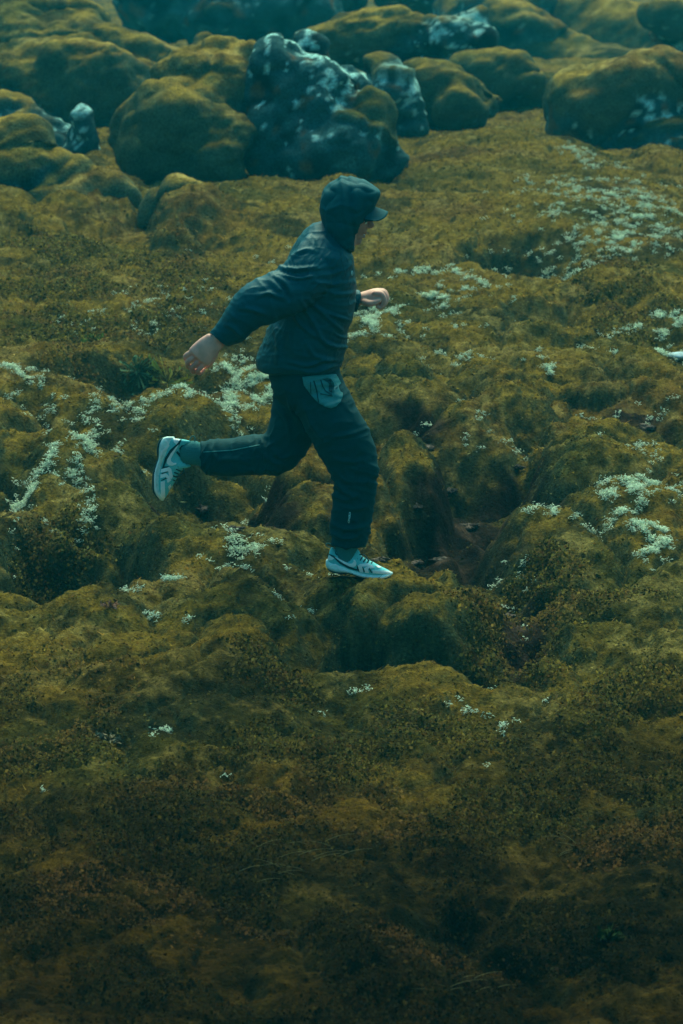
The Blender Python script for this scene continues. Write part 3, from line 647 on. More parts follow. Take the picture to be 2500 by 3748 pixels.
arm_l = tube([(1170, 960, .15), (1140, 1050, .2), (1150, 1115, .22), (1230, 1110, .21), (1318, 1095, .20)], [.05, .043, .038, .033, .025])
leg_r = tube([(1150, 1420, -.07), (1250, 1640, -.09), (1290, 1700, -.09), (1285, 1850, -.09), (1262, 2010, -.09), (1262, 2040, -.09)], [.085, .06, .055, .045, .034, .035])
leg_l = tube([(1100, 1420, .07), (1050, 1600, .09), (1015, 1655, .09), (870, 1670, .09), (720, 1660, .09), (690, 1655, .09)], [.085, .06, .055, .045, .034, .035])
foot_r = tube([(1235, 2060, -.09), (1320, 2085, -.09), (1390, 2098, -.09)], [.026, .026, .016])
foot_l = tube([(640, 1640, .09), (620, 1720, .09), (600, 1785, .09)], [.026, .026, .016])
HY = -.24
palm_r = [(760, 1222, 822, 1264, HY, .024), (734, 1238, 797, 1294, HY, .027), (708, 1260, 778, 1322, HY, .026), (692, 1277, 762, 1340, HY, .023)]
fr_ = [tube([(703, 1287, HY), (680, 1302, HY+.006), (684, 1319, HY+.034), (700, 1314, HY+.042)], [.0112, .0105, .0098, .0088]),
       tube([(718, 1302, HY), (688, 1324, HY+.004), (692, 1344, HY+.036), (710, 1336, HY+.046)], [.0118, .0112, .0105, .009]),
       tube([(734, 1317, HY), (704, 1344, HY+.004), (709, 1362, HY+.036), (726, 1352, HY+.046)], [.0118, .0112, .0105, .009]),
       tube([(749, 1331, HY), (725, 1356, HY+.008), (731, 1366, HY+.036), (745, 1354, HY+.044)], [.0112, .0108, .010, .0088]),
       tube([(792, 1272, HY+.012), (785, 1300, HY+.022), (772, 1325, HY+.03), (757, 1341, HY+.034)], [.015, .0145, .013, .011])]
LY = .20
palm_l = [(1312, 1072, 1318, 1116, LY, .028), (1335, 1066, 1342, 1114, LY, .034), (1362, 1058, 1368, 1106, LY, .042), (1385, 1055, 1390, 1098, LY, .043)]
fl_ = [tube([(1376+dx, 1068+e, LY+dy), (1399+dx, 1071+e, LY+dy), (1409+dx, 1094+e, LY+dy*.95), (1400+dx, 1118+e, LY+dy*.9), (1386+dx, 1116+e, LY+dy*.9)], [.0130, .0135, .0125, .011, .010]) for dy, dx, e in ((-.034, -4, 6), (-.012, 3, 1), (.011, 6, -3), (.033, 0, -1))]
fl_.append(tube([(1332, 1104, LY-.028), (1350, 1110, LY-.044), (1370, 1108, LY-.050), (1386, 1101, LY-.048)], [.016, .015, .013, .011]))
V, T = remesh([loft(head, m=48), nose, lip1, lip2, loft(trunk), arm_r, arm_l, leg_r, leg_l, foot_r, foot_l, loft(palm_r, ends=(.3, .15)), loft(palm_l, ends=(.3, .15))]+fr_+fl_, .0034, 2, .5)
n = vnormals(V, T); px, py = project(V)
eye = np.exp(-(((px-1338)/7)**2+((py-808)/5)**2))*sstep(.02, .03, np.abs(V[:, 1])); V = V-n*(eye*.008)[:, None]
skin = np.zeros((len(V), 3))+np.array([.84, .44, .35])
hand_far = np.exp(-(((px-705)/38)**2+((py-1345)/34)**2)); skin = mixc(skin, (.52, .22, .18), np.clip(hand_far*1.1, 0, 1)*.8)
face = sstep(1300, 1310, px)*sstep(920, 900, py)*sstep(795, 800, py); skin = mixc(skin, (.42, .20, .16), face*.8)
lips = np.exp(-(((px-1334)/6)**2+((py-859)/9)**2)); skin = mixc(skin, (.33, .11, .10), np.clip(lips, 0, 1)*.7)
skin = skin*(1+.12*fbm3(V[:, 0]*40, V[:, 1]*40, V[:, 2]*40, 2, 171))[:, None]
part('body', V, T, M_skin, col=skin)
mesh_py('teeth', [tube([(1327, 859, -.015), (1332.5, 858.5, 0), (1327, 859, .015)], [.002, .0042, .002])], M_white, person, True)
for s_ in (-1, 1):
    mesh_py('eye', [uvsphere(P(1335, 808, 0)+np.array([0, s_*.031, 0]), .011, 16, 12)], M_white, person, True)

# --- trousers
pelvis = [(980, 1352, 1238, 1352, 0, .155), (980, 1385, 1250, 1385, 0, .165), (988, 1410, 1263, 1415, 0, .165), (1000, 1450, 1278, 1450, 0, .15)]
tr_r = [(1030, 1400, 1262, 1412, -.045, .11), (1055, 1455, 1296, 1466, -.065, .115), (1100, 1540, 1329, 1530, -.085, .112), (1143, 1619, 1361, 1606, -.09, .105), (1168, 1668, 1381, 1668, -.09, .098), (1196, 1706, 1383, 1733, -.09, .092),
        (1216, 1752, 1378, 1780, -.09, .088), (1213, 1810, 1374, 1820, -.09, .085), (1211, 1874, 1363, 1887, -.09, .082), (1207, 1938, 1352, 1944, -.09, .076), (1209, 1965, 1345, 1974, -.09, .072), (1213, 1986, 1334, 1995, -.09, .066)]
tr_l = [(990, 1400, 1200, 1420, .05, .11), (998, 1450, 1190, 1480, .075, .112), (993, 1510, 1170, 1560, .09, .108), (978, 1565, 1140, 1625, .09, .102), (962, 1592, 1096, 1685, .09, .098), (950, 1594, 1042, 1727, .09, .095), (925, 1594, 975, 1738, .09, .088),
        (882, 1600, 886, 1741, .09, .082), (806, 1606, 812, 1740, .09, .076), (750, 1612, 756, 1736, .09, .070), (733, 1617, 738, 1731, .09, .064)]
V, T = remesh([loft(pelvis), loft(tr_r, ends=(.2, .04)), loft(tr_l, ends=(.2, .04))], .0065, 4, .55)
n = vnormals(V, T); px, py = project(V)
isr = (V[:, 1] < 0.0)
knee = np.exp(-(((py-1745)/60)**2))*isr; hemz = sstep(1900, 1960, py)*isr
f1 = ridge(n2(px*.010+.012*py, py*.012-.004*px, 181)+.3*n2(px*.03, py*.03, 182))
f2 = ridge(n2(px*.006, py*.028-.010*px, 183)+.25*n2(px*.03, py*.03, 184))
lk = (~isr)*np.exp(-(((px-985)/55)**2+((py-1650)/80)**2)); f3 = ridge(n2(px*.03+.01*py, py*.008, 185))
lh = (~isr)*sstep(800, 750, px)
wr = f1*.004+.005*fbm3(V[:, 0]*5, V[:, 1]*5, V[:, 2]*7, 2, 186)+f2*(.007*knee+.007*hemz)+f3*(.009*lk+.006*lh)+.003*fbm3(V[:, 0]*8, V[:, 1]*8, V[:, 2]*8, 3, 187)
wr = wr+creases(px, py, T_FOLDS)*np.where(isr, 1, sstep(.16, .08, V[:, 1])); V = V+n*wr[:, None]; T_tree = bvh(V, T)
trousers = part('trousers', V, T, M_trous)
mesh_py('seam', [shell([(744, 1653), (850, 1646), (952, 1626), (952, 1629), (850, 1649.5), (744, 1656)], T_tree, .002, .001, 5)], M_pocket, trousers)
mesh_py('knee_seam', [shell([(1352, 1590), (1300, 1604), (1240, 1610), (1240, 1612), (1300, 1606), (1352, 1592.5)], T_tree, .0015, .001, 6)], M_dark, trousers)
pk = [(1106, 1380), (1112, 1410), (1138, 1446), (1166, 1475), (1190, 1489), (1211, 1495), (1229, 1488), (1246, 1470), (1253, 1452), (1254, 1439), (1245, 1433), (1240, 1422), (1238, 1412), (1247, 1404), (1238, 1386), (1229, 1370), (1189, 1372)]
Vp, Fp = shell(pk, T_tree, .009, .004, 5)
_x, _y = project(Vp); Vp = Vp+np.array([0, -1, 0])*(.004*ridge(n2(_x*.012, _y*.05+.01*_x, 191)))[:, None]
pocket = mesh_py('pocket', [(Vp, Fp)], M_pocket, trousers, True)
Pt = BVHTree.FromPolygons([tuple(v) for v in Vp.tolist()], [tuple(f) for f in Fp])
def z7(L): return [(1090+a/7.84, 1350+b/7.84) for a, b in L]
mesh_py('pocket_flap', [shell(z7([(790, 255), (940, 290), (1010, 400), (1040, 500), (1030, 690), (1080, 560), (1160, 500), (1240, 425), (1175, 330), (1090, 190), (1000, 230)]), Pt, .010, .001, 3)], M_pocket, trousers)
mesh_py('pocket_stitching', [shell(z7(q_), Pt, .0025, .001, 3) for q_ in ([(440, 340), (480, 340), (560, 620), (610, 980), (580, 960), (530, 650)], [(640, 310), (680, 320), (730, 500), (800, 620), (960, 710), (985, 700), (960, 780), (790, 650), (700, 510)],
         [(352, 380), (378, 380), (385, 720), (365, 700)], [(640, 700), (1000, 770), (1000, 790), (640, 730)], [(700, 280), (930, 330), (1000, 520), (980, 690), (890, 640), (900, 420)])], M_dark, trousers)
# lettering down the shin
cu = bpy.data.curves.new('lettering', 'FONT'); cu.body = 'CEND'; cu.size = 1; cu.shear = .35; cu.offset = .035; cu.space_character = 1.08; cu.resolution_u = 4
to = bpy.data.objects.new('lettering', cu); C.objects.link(to)
V_, T_ = eval_mesh(to); bpy.data.objects.remove(to)
xs = V_[:, 0]; lx = (xs-xs.min())/(xs.max()-xs.min()); ly = V_[:, 1]/.72
X0, Y0_, X1_, Y1_ = 1281.5, 1874, 1276.0, 1914.5
P2 = [(X0+(X1_-X0)*a+(b-.5)*6.6*.99, Y0_+(Y1_-Y0_)*a+(b-.5)*.9) for a, b in zip(lx, ly)]
mesh_py('lettering', [drape(P2, [tuple(t) for t in T_.tolist()], T_tree, .003, .001)], M_print, trousers)

# --- shoes
def rear(a, b):
    dx, dy = a-1194, b-2075; th = R(5.9); l = dx*math.cos(th)+dy*math.sin(th); h = -dx*math.sin(th)+dy*math.cos(th)
    l *= .95; h *= 1.28; c, s = math.cos(R(92.7)), math.sin(R(92.7))
    return 603+l*c-h*s, 1600+l*s+h*c
def ident(a, b): return a, b
def z4(L): return [(1150+a/4.48, 1780+b/4.48) for a, b in L]
def make_shoe(tf, Yc, extra):
    def ring_loft(st, m=40, pw=2.6):
        S = catmull(st, 5); th = np.linspace(0, 2*math.pi, m, endpoint=False); rings = []
        for xb, yb, xt, yt, hw in S:
            c, s = np.cos(th), np.sin(th); c2 = np.sign(c)*np.abs(c)**(2/pw); s2 = np.sign(s)*np.abs(s)**(2/pw)
            v = (s2+1)/2; nar = 1-.38*v**2.2
            X_, Y_ = xb+(xt-xb)*v, yb+(yt-yb)*v
            q = [tf(a, b) for a, b in zip(X_, Y_)]
            rings.append(P([a for a, b in q], [b for a, b in q], Yc+c2*hw*nar))
        k = len(rings); V = np.vstack(rings+[rings[0].mean(0)[None], rings[-1].mean(0)[None]]); F = []
        for i in range(k-1):
            for j in range(m): F.append((i*m+j, i*m+(j+1) % m, (i+1)*m+(j+1) % m, (i+1)*m+j))
        for j in range(m): F.append((k*m, (j+1) % m, j)); F.append((k*m+1, (k-1)*m+j, (k-1)*m+(j+1) % m))
        return V, F
    up = [(1197, 2062, 1203, 2030, .022), (1204, 2078, 1210, 2006, .030), (1217, 2086, 1219, 2004, .034), (1240, 2092, 1240, 2024, .037), (1262, 2096, 1262, 2030, .038), (1285, 2100, 1287, 2024, .038), (1304, 2104, 1309, 2008, .038),
          (1322, 2108, 1322, 2032, .040), (1342, 2112, 1342, 2046, .043), (1366, 2114, 1366, 2057, .045), (1391, 2113, 1391, 2071, .044), (1412, 2109, 1412, 2081, .038), (1428, 2104, 1428, 2090, .026), (1434, 2100, 1434, 2096, .012)]
    V, T = remesh([ring_loft(up)], .003, 2, .5); sh_t = bvh(V, T)
    shoe = part('shoe', V, T, M_shoe); shoe['label'] = extra
    so = [(1192, 2068, 1193, 2050, .022), (1198, 2082, 1198, 2046, .032), (1217, 2092, 1217, 2052, .039), (1240, 2097, 1240, 2058, .042), (1262, 2098, 1262, 2067, .042), (1280, 2100, 1280, 2079, .040), (1306, 2109, 1306, 2089, .042), (1342, 2117, 1342, 2097, .047),
          (1391, 2120, 1391, 2101, .049), (1414, 2116, 1414, 2096, .042), (1430, 2108, 1430, 2092, .028), (1438, 2101, 1438, 2095, .012)]
    V, T = remesh([ring_loft(so, pw=4.5)], .003, 2, .5); so_t = bvh(V, T)
    sole = part('sole', V, T, M_sole, parent=shoe)
    os_ = [(1194, 2074, 1194, 2066, .022), (1202, 2088, 1202, 2078, .031), (1217, 2096, 1217, 2088, .037), (1240, 2101, 1240, 2093, .040), (1258, 2102, 1258, 2095, .038), (1275, 2101, 1275, 2096, .03), (1306, 2111, 1306, 2105, .040), (1342, 2121, 1342, 2113, .045), (1391, 2124, 1391, 2117, .047), (1418, 2118, 1418, 2112, .038), (1432, 2110, 1432, 2105, .024)]
    V, T = remesh([ring_loft(os_, pw=5)], .003, 1, .5); part('outsole', V, T, M_dark, parent=shoe)
    def d(name, polys, mat, tree=sh_t, off=.0022, step=3):
        mesh_py(name, [shell(z4(p), tree, off, .001, step, tf) for p in polys], mat, shoe)
    both_t = sh_t
    d('swoosh_mark', [[(325, 1148), (400, 1185), (500, 1235), (570, 1268), (615, 1268), (645, 1240), (645, 1200), (672, 1208), (692, 1260), (682, 1305), (640, 1327), (580, 1315), (480, 1265), (380, 1195)]], M_white, off=.0034)
    d('dark_band', [[(245, 1105), (330, 1140), (400, 1200), (480, 1262), (580, 1318), (720, 1365), (740, 1395), (560, 1345), (420, 1270), (310, 1165), (240, 1120)],
                    [(335, 1050), (365, 1105), (410, 1133), (500, 1110), (560, 1098), (600, 1085), (640, 1100), (470, 1195), (440, 1180), (500, 1135), (400, 1150), (350, 1115)], [(700, 1290), (725, 1330), (745, 1400), (700, 1380)], [(800, 1320), (830, 1400), (815, 1410), (790, 1330)], [(905, 1330), (950, 1415), (935, 1420), (890, 1345)]], M_dark)
    OV = [[(715, 1300), (750, 1275), (880, 1262), (925, 1290), (890, 1310), (785, 1315), (805, 1415), (745, 1405)], [(820, 1352), (850, 1322), (945, 1290), (985, 1338), (880, 1352), (900, 1425), (838, 1420)],
                  [(950, 1372), (1060, 1380), (1180, 1382), (1248, 1392), (1262, 1425), (1200, 1440), (965, 1425)], [(1005, 1300), (1050, 1298), (1110, 1330), (1050, 1335)], [(250, 1130), (222, 1160), (212, 1215), (290, 1210), (330, 1180)]]
    for nm_, po_ in zip(('overlay', 'overlay', 'toe_cap', 'lace_tab', 'heel_patch'), OV): d(nm_, [po_], M_white)
    d('heel_wave', [[(245, 1310), (290, 1280), (350, 1272), (395, 1300), (440, 1355), (555, 1390), (552, 1412), (430, 1385), (375, 1320), (335, 1298), (290, 1302), (262, 1325)], [(680, 1440), (800, 1478), (1080, 1492), (1230, 1462), (1240, 1478), (1090, 1512), (800, 1500), (700, 1465)]], M_white, so_t)
    lc = []
    for i, (a, b) in enumerate([(1316, 2036), (1326, 2041), (1338, 2047), (1350, 2053), (1362, 2060)]):
        q = [tf(a-7, b+9), tf(a-1, b-1), tf(a+3, b-4)]
        lc.append(tube([(q[0][0], q[0][1], Yc-.030), (q[1][0], q[1][1], Yc-.018), (q[2][0], q[2][1], Yc+.012)], [.0032, .0032, .003], 8))
    q = [tf(1316, 2030), tf(1330, 2030), tf(1342, 2040), tf(1348, 2052)]
    lc.append(tube([(x, y, Yc-.02-.004*i) for i, (x, y) in enumerate(q)], [.0028]*4, 8))
    mesh_py('laces', lc, M_dark, shoe, True)
    q = [tf(1216, 2004), tf(1204, 2003), tf(1193, 1996), tf(1198, 1989), tf(1214, 1990)]
    mesh_py('heel_loop', [tube([(x, y, Yc) for x, y in q], [.0022]*5, 8)], M_sock, shoe, True)
    return shoe
make_shoe(ident, FY, 'pale running shoe planted on the moss')
make_shoe(rear, .09, 'pale running shoe lifted behind, sole turned back')
def rib(V, T, ax):
    n = vnormals(V, T); px, py = project(V); return V+n*(.0012*np.sin((px*ax[0]+py*ax[1])))[:, None]
V, T = remesh([loft([(1226, 1975, 1312, 1980, -.09, .043), (1226, 2000, 1310, 2004, -.09, .040), (1228, 2030, 1302, 2034, -.09, .037), (1225, 2050, 1300, 2050, -.09, .035)])], .0035, 2)
part('sock', rib(V, T, (1.3, 0)), T, M_sock)
V, T = remesh([loft([(740, 1625, 742, 1712, .09, .043), (718, 1616, 722, 1702, .09, .041), (690, 1616, 695, 1700, .09, .039), (668, 1620, 670, 1695, .09, .035)])], .0035, 2)
part('sock', rib(V, T, (0, 1.3)), T, M_sock)
for o in C.objects:
    if o.parent == person: o.matrix_parent_inverse = person.matrix_basis.inverted()
# ------------------------------------------------------------------ ground cover
Gf = G.astype(np.float32); cellA = np.linalg.norm(np.cross(dU, dV), axis=-1); dist = np.sqrt((X)**2+(Y+12.5)**2+(Z-3.6)**2)
view = np.clip((.74-np.abs(u))[None, :]*20, 0, 1)*(Y < 26)
def sample(wgt, n):
    c = np.cumsum(wgt.ravel().astype(np.float64)); i = np.searchsorted(c, rng.random(n)*c[-1]); i = np.minimum(i, c.size-1)
    r, q = np.divmod(i, NU); r = np.clip(r, 1, NV-2); q = np.clip(q, 1, NU-2)
    a, b = rng.random(n)-.5, rng.random(n)-.5
    p = G[r, q]+dU[r, q]*a[:, None]+dV[r, q]*b[:, None]
    return p, N[r, q], col[r, q], dist[r, q], r, q
def unit(a): return a/np.maximum(1e-9, np.linalg.norm(a, axis=-1, keepdims=True))
# moss shoots
n_m = 460000
trod = np.exp(-(((X-fp[0])/.155)**6+((Y-FY+.02)/.07)**6))
wgt = cellA/dist**2*view*(1-.75*heath)*(1-.9*dirt)*(1-trod)
p, nn, cc, dd, r_, q_ = sample(wgt, n_m)
sc_ = (dd/12.)**.75
comb = fbm2(p[:, 0]*2.2, p[:, 1]*2.2, 2, 201)
t = unit(np.stack([np.sign(rng.random(n_m)-.5+comb*.5)*(.6+.5*rng.random(n_m)), (rng.random(n_m)-.5)*.9, (rng.random(n_m)-.5)*.5], -1))
d_ = unit(t*.8+nn*(.35+.5*rng.random(n_m))[:, None]); L_ = (.007+.012*rng.random(n_m)**1.5+.022*(rng.random(n_m) < .03))*sc_
side = unit(np.cross(d_, nn+rng.normal(0, .5, (n_m, 3)))); W2 = (.0016+.0020*rng.random(n_m))*sc_
base = p-nn*.003
V = np.stack([base-side*W2[:, None], base+side*W2[:, None], base+d_*L_[:, None]], 1).reshape(-1, 3)
vr = (.45+1.25*rng.random(n_m)**1.5)[:, None]; hue = rng.normal(0, .10, n_m)
cm = cc*vr*np.stack([1+hue, 1+0*hue, 1-hue*1.2], -1)
bl = rng.random(n_m) < .10; cm[bl] = (cm*1.2+np.array([.05, .05, .022])*(1-.8*fg_vignette[r_, q_])[:, None])[bl]
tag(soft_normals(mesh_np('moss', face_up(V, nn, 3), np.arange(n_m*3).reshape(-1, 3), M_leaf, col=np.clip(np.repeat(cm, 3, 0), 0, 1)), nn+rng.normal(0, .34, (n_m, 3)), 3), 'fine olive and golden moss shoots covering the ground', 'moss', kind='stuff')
# heath: small leathery leaves
n_h = 270000
wgt = cellA/dist**2*view*(1-trod)*(heath*1.0+.07)*(1-.35*fg_vignette)*(1-.8*dirt)
p, nn, cc, dd, r_, q_ = sample(wgt, n_h)
sc_ = (dd/10.)**.7
clump = fbm2(p[:, 0]*16, p[:, 1]*13, 2, 211)
hgt = (rng.random(n_h)**.7)*(.012+.030*np.clip(clump+.4, 0, 1))*heath[r_, q_]
c_ = p+nn*.5*hgt[:, None]+np.array([0, 0, 1])*hgt[:, None]*.6
a1 = unit(nn+np.array([0, -.6, 0])+rng.normal(0, .55, (n_h, 3))); a2 = unit(np.cross(a1, rng.normal(0, 1, (n_h, 3)))); a3 = np.cross(a1, a2)
s1 = (.0032+.0065*rng.random(n_h)**1.6)*sc_; s2 = s1*(.5+.3*rng.random(n_h))
V = np.stack([c_-a2*s1[:, None], c_-a3*s2[:, None], c_+a2*s1[:, None], c_+a3*s2[:, None]], 1).reshape(-1, 3)
pal = np.array([[.085, .080, .012], [.13, .12, .018], [.065, .075, .022], [.11, .065, .02], [.20, .17, .025], [.05, .05, .02], [.15, .14, .035]])
pr = np.clip(clump*.6+rng.random(n_h), 0, .999)
pi_ = np.searchsorted(np.cumsum([.24, .16, .18, .15, .10, .10]), rng.random(n_h)); cm = pal[pi_]*(.55+.45*pr)[:, None]; fk = fg_vignette[r_, q_][:, None]; cm = cm*(.5-.2*fk)+cc*(.45+1.0*fk)*(.4+1.5*rng.random((n_h, 1))**1.5); cm = cm*(1-.76*fg_vignette[r_, q_])[:, None]  # leaf colours dimmed towards the camera by the same painted vignette
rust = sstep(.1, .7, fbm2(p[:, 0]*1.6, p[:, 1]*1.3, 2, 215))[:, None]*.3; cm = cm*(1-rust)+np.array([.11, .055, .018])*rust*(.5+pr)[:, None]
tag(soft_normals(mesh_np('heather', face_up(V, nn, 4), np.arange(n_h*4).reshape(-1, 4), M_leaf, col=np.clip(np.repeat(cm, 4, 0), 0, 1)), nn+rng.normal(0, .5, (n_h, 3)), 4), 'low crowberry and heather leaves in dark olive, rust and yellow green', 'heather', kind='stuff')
# white reindeer lichen
LICH = [(1440, 478, 130, 38, 7), (1420, 560, 140, 32, 6), (1300, 520, 120, 60, 2), (1350, 400, 40, 20, 2), (1310, 445, 110, 22, 2), (1480, 510, 90, 25, 3), (960, 652, 130, 9, 2.5), (1080, 672, 60, 8, 1.5), (1010, 703, 32, 9, 1.6), (868, 738, 70, 16, 4), (838, 800, 60, 13, 3), (1500, 768, 100, 14, 5),
        (1490, 828, 120, 14, 5), (1330, 620, 90, 24, 3), (1230, 570, 90, 20, 2), (1490, 1188, 100, 38, 8), (1475, 1275, 50, 36, 6), (1340, 1238, 100, 18, 3), (1500, 1080, 60, 40, 1.2), (1105, 1668, 52, 22, .5), (560, 860, 80, 36, 6), (600, 905, 70, 28, 5), (480, 958, 62, 24, 5),
        (560, 930, 50, 20, 3), (520, 1000, 90, 12, 1), (330, 1000, 150, 16, 3.5), (210, 1050, 100, 30, 2), (120, 1145, 70, 16, 4), (50, 1180, 60, 12, 3.5), (200, 1110, 60, 14, 2), (60, 882, 55, 14, 2.5), (260, 915, 80, 18, 2), (60, 960, 60, 20, 1), (180, 1237, 45, 24, 1.6), (475, 1258, 52, 14, 3),
        (560, 1345, 56, 40, 3.2), (410, 1372, 20, 9, .7), (240, 1402, 50, 6, 1.5), (540, 1130, 60, 30, .6), (330, 740, 130, 36, 1.6), (400, 690, 180, 30, 1.6), (1240, 872, 10, 22, .6), (960, 1000, 60, 14, .7), (780, 1370, 34, 24, .8), (1140, 1020, 60, 20, .8), (830, 1605, 34, 6, .4),
        (340, 1730, 18, 7, .3), (470, 1500, 12, 8, .2), (338, 1482, 10, 6, .15), (640, 1400, 90, 30, .3), (120, 1825, 16, 6, .12), (1180, 1310, 50, 20, .6), (1060, 855, 90, 10, 1), (1420, 1000, 60, 20, .6), (900, 1300, 60, 10, .5), (620, 1440, 100, 60, .3), (60, 1310, 60, 30, .3), (1250, 1400, 200, 60, .5),
        (1450, 940, 110, 20, .5), (700, 1700, 600, 200, .25), (800, 600, 300, 60, .4), (1100, 760, 200, 60, .5)]
EL = ellipses(LICH); wl = np.zeros(X.shape)
wx = X+.10*fbm2(X*3.5, Y*3.5, 3, 221); wy = Y+.16*fbm2(X*3.5+7, Y*3, 3, 223)
brk = sstep(.0, .5, fbm2(X*9, Y*8, 3, 225))**1.5
for (cx, cy, rx, ry, k) in EL:
    qq = ((wx-cx)/rx)**2+((wy-cy)/ry)**2; e = np.exp(-qq*1.5)*(qq < 4)
    tot = (e*brk*cellA/dist**2).sum()+1e-12; wl += e*brk*cellA/dist**2/tot*k
n_t = 4000; p, nn, cc, dd, r_, q_ = sample(wl*view, n_t)
keep = ~((np.abs(p[:, 0]-fp[0]) < .16) & (np.abs(p[:, 1]-FY) < .09)); p, nn, dd = p[keep], nn[keep], dd[keep]; n_t = len(p)
per = 13; n_l = n_t*per; pp = np.repeat(p, per, 0); sc_ = np.repeat((dd/12)**.5, per); hh = rng.random(n_l)
off = rng.normal(0, 1, (n_l, 3))*np.array([.010, .010, .003])*sc_[:, None]+np.array([0, 0, 1])*(.002+.016*hh*sc_)[:, None]
c_ = pp+off; ax_ = unit(rng.normal(0, 1, (n_l, 3))*np.array([1, 1, .45])); b1 = unit(np.cross(ax_, rng.normal(0, 1, (n_l, 3)))); b2 = np.cross(ax_, b1)
l_ = (.004+.008*rng.random(n_l)**1.5)*sc_; w_ = (.0012+.0012*rng.random(n_l))*sc_
bend = unit(rng.normal(0, 1, (n_l, 3)))*l_[:, None]*.3
V = np.stack([c_-ax_*l_[:, None]+bend, c_+ax_*l_[:, None]+bend, c_+b1*w_[:, None], c_+b2*w_[:, None], c_-b1*w_[:, None], c_-b2*w_[:, None]], 1).reshape(-1, 3)
f8 = np.array([[0, 2, 3], [0, 3, 4], [0, 4, 5], [0, 5, 2], [1, 3, 2], [1, 4, 3], [1, 5, 4], [1, 2, 5]])
F = (np.arange(n_l)[:, None, None]*6+f8[None]).reshape(-1, 3)
cl = np.array([.68, .80, .60])*(.65+.5*hh)[:, None]*(1+rng.normal(0, .08, (n_l, 1)))
tag(mesh_np('lichen', V, F, M_lichen, col=np.clip(np.repeat(cl, 6, 0), 0, 1), smooth=False), 'pale branching reindeer lichen scattered in drifts over the moss', 'lichen', kind='stuff')
# stones lying in the bare hollows
def gpos(dx, dy):
    r = ray(dx*KD, dy*KD); ts = np.linspace(7, 40, 4000); q = CAM+ts[:, None]*r; hz_ = ground_z(q[:, 0], q[:, 1])
    i = int(np.argmax(q[:, 2] < hz_)); return np.array([q[i, 0], q[i, 1], hz_[i]])
ST = [(1055, 1108, 26, 'flat grey stone beside the moss cushion right of the shin'), (980, 1190, 20, 'small grey brown stone on the bare earth ahead of the shin'), (1160, 1075, 16, 'teal grey chip of stone highest in the bare hollow'),
      (1010, 1262, 22, 'brown stone on the bare earth ahead of the planted shoe'), (1100, 1235, 24, 'reddish brown stone in the middle of the bare hollow'), (900, 1262, 18, 'dark stone just above the laces of the planted shoe'), (935, 1292, 20, 'stone at the toe of the planted shoe'),
      (490, 1150, 24, 'brown earth crusted stone below the lifted shin'), (560, 1195, 22, 'dark stone low in the hollow below the lifted shin'), (1455, 962, 26, 'round grey stone half sunk in the right hand hollow'), (1140, 1440, 20, 'stone in the dark gully right of the foot mound'), (960, 1005, 24, 'flat pinkish grey stone slab behind the knee')]
for i, (a, b, hw, lab) in enumerate(ST):
    cand = [gpos(a+p_, b+q_) for p_ in (-24, 0, 24) for q_ in (-24, 0, 24)]; c = min(cand, key=lambda k_: float(np.hypot(ground_z([k_[0]+.06], [k_[1]])[0]-k_[2], ground_z([k_[0]], [k_[1]-.08])[0]-k_[2])))
    s = hw*KD*mpp(c[1]); s *= .8; V, F = uvsphere((0, 0, 0), (s, s*(.6+.3*rng.random()), s*(.28+.2*rng.random())), 36, 22)
    F = [f if f[2] != f[3] else f[:3]+(f[2],) for f in F]; T = np.array([q for f in F for q in ((f[0], f[1], f[2]), (f[0], f[2], f[3]))]); T = T[[len(set(t)) == 3 for t in T.tolist()]]
    nz = np.abs(fbm3(V[:, 0]/s*1.3+i*7, V[:, 1]/s*1.3, V[:, 2]/s*1.3, 3, 301)); V = V*(1+1.0*(nz-.3)+.25*n3(V[:, 0]/s*4, V[:, 1]/s*4+i, V[:, 2]/s*4, 5))[:, None]+c+np.array([0, 0, s*.05])
    cs = mixc(np.zeros((len(V), 3))+np.array([.05, .045, .038]), (.15, .12, .10), sstep(-.3, .6, fbm3(V[:, 0]*40, V[:, 1]*40, V[:, 2]*40, 3, 303)))
    tag(mesh_np('stone', V, T, M_rock, col=cs), lab, 'stone', 'stones in the bare hollows')
c = gpos(1562, 822); V, F = uvsphere((0, 0, 0), (.085, .05, .02), 36, 20); V = V*(1+.18*n3(V[:, 0]*30, V[:, 1]*30, V[:, 2]*30, 5))[:, None]+c+np.array([0, 0, .012])
o = mesh_py('white_stone', [(V, [tuple(dict.fromkeys(f)) for f in F])], cloth('pale_stone', (.34, .50, .55), .8, cv=(40, .3)), None, True); tag(o, 'pale bluish white stone on the lichen, cut by the right edge', 'stone')
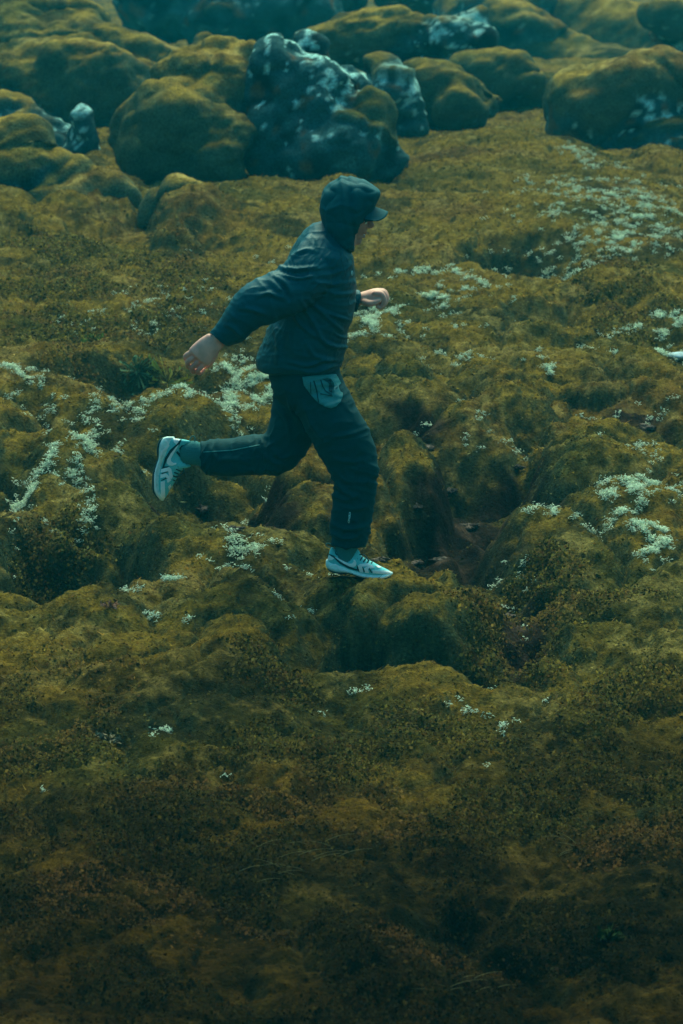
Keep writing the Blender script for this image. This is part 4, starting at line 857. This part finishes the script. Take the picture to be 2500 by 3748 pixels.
# yellow leafed plants in the shady hollow
def leafy(name, label, a, b, hw, n, colr, size, hgt, grp=None, pend=False):
    c = gpos(a, b); s = hw*KD*mpp(c[1]); Vs, cs_ = [], []
    for i in range(n):
        th, rr_ = rng.random()*6.28, s*math.sqrt(rng.random()); q = c+np.array([math.cos(th)*rr_, math.sin(th)*rr_*.6, 0]); q[2] = ground_z([q[0]], [q[1]])[0]+.012+hgt*rng.random()
        ax1 = unit(np.array([rng.normal(0, .4), rng.normal(0, .4), 1.0 if pend else rng.normal(0, .6)])); ax2 = unit(np.cross(ax1, rng.normal(0, 1, 3)+np.array([0, 1, 0]))); l1 = size*(.7+.6*rng.random()); l2 = l1*.42
        nrm = np.cross(ax1, ax2)*l2*.35
        Vs += [q-ax1*l1, q-ax2*l2+nrm, q-ax1*l1*.1, q+ax2*l2+nrm, q+ax1*l1, q+ax1*l1*.5-ax2*l2*.8+nrm, q+ax1*l1*.5+ax2*l2*.8+nrm]
        k = np.array(colr)*(.5+.9*rng.random()); cs_ += [k]*7
    Vs.append(np.array([c[0], c[1], ground_z([c[0]], [c[1]])[0]])); cs_.append(np.array(colr)*.4); F = []
    for i in range(n):
        o_ = i*7; F += [(n*7, o_, o_+1), (o_, o_+2, o_+1), (o_, o_+3, o_+2), (o_+2, o_+4, o_+5), (o_+2, o_+5, o_+1), (o_+2, o_+6, o_+4), (o_+2, o_+3, o_+6)]
    return tag(mesh_np(name, np.array(Vs), np.array(F), M_leaf, col=np.array(cs_), smooth=False), label, 'plant', grp)
leafy('leafy_plant', 'yellow green leaved plant growing in the dark hollow under the swinging rear hand', 385, 880, 60, 46, (.48, .43, .09), .013, .05, pend=True)
leafy('leafy_plant', 'duller green leaved plant in the same hollow, left of the bright yellow leaves', 315, 855, 45, 60, (.12, .20, .10), .013, .04)
leafy('leafy_plant', 'small yellowish leaf tuft above the left hand hollow', 212, 785, 26, 26, (.26, .30, .07), .014, .03)
leafy('leafy_plant', 'dull green leaf sprig at the bottom right, above the pale moss ridge', 1395, 2160, 40, 40, (.022, .040, .012), .012, .03)
leafy('leafy_plant', 'pinkish dry leaf tuft below the left edge of the big left hollow', 252, 1396, 26, 30, (.40, .20, .13), .008, .012)
leafy('leafy_plant', 'pale dry flower heads low on the left foreground slope', 248, 1700, 34, 60, (.28, .24, .15), .007, .015)
# dry grass wisps
gw = []
for a, b, n in ((1060, 2270, 9), (690, 1960, 10), (640, 2010, 7), (1225, 1715, 3), (1290, 1960, 5), (230, 1620, 4), (940, 1650, 5)):
    for i in range(n):
        c = gpos(a+rng.normal(0, 34), b+rng.normal(0, 16)); th = rng.normal(0, .5)+(0 if rng.random() < .5 else math.pi); L2 = .05+.08*rng.random()
        Q = np.array([c+np.array([math.cos(th)*L2*t_, math.sin(th)*L2*t_*.5, .012+.05*L2/.1*t_*(1-t_*.6)]) for t_ in np.linspace(0, 1, 6)]); gw.append(tube3(Q, np.linspace(.0012, .0004, 6), 4))
M_dry = cloth('dry_grass', (.13, .12, .05), .9, bump=())
o = mesh_py('dry_grass', gw, M_dry, None, True); tag(o, 'thin dry grass wisps lying over the foreground moss', 'grass', kind='stuff')

# ------------------------------------------------------------------ haze
def box(name, lo, hi, mat):
    V = [(x, y, z) for x in (lo[0], hi[0]) for y in (lo[1], hi[1]) for z in (lo[2], hi[2])]
    F = [(0, 1, 3, 2), (4, 6, 7, 5), (0, 4, 5, 1), (2, 3, 7, 6), (0, 2, 6, 4), (1, 5, 7, 3)]
    return mesh_np(name, V, F, mat, smooth=False)
M_haze = bpy.data.materials.new('haze'); M_haze.use_nodes = True
hn_ = M_haze.node_tree; hn_.nodes.remove(hn_.nodes['Principled BSDF'])
pv = hn_.nodes.new('ShaderNodeVolumePrincipled'); pv.inputs['Density'].default_value = HAZE_D; pv.inputs['Color'].default_value = (.005, .56, .78, 1)
pv.inputs['Anisotropy'].default_value = .2
hn_.links.new(pv.outputs[0], hn_.nodes['Material Output'].inputs['Volume'])
hz = box('haze', (-420, -400, -8), (420, 440, 9), M_haze); tag(hz, kind='stuff', label='thin teal fog lying over the whole moor', cat='haze')
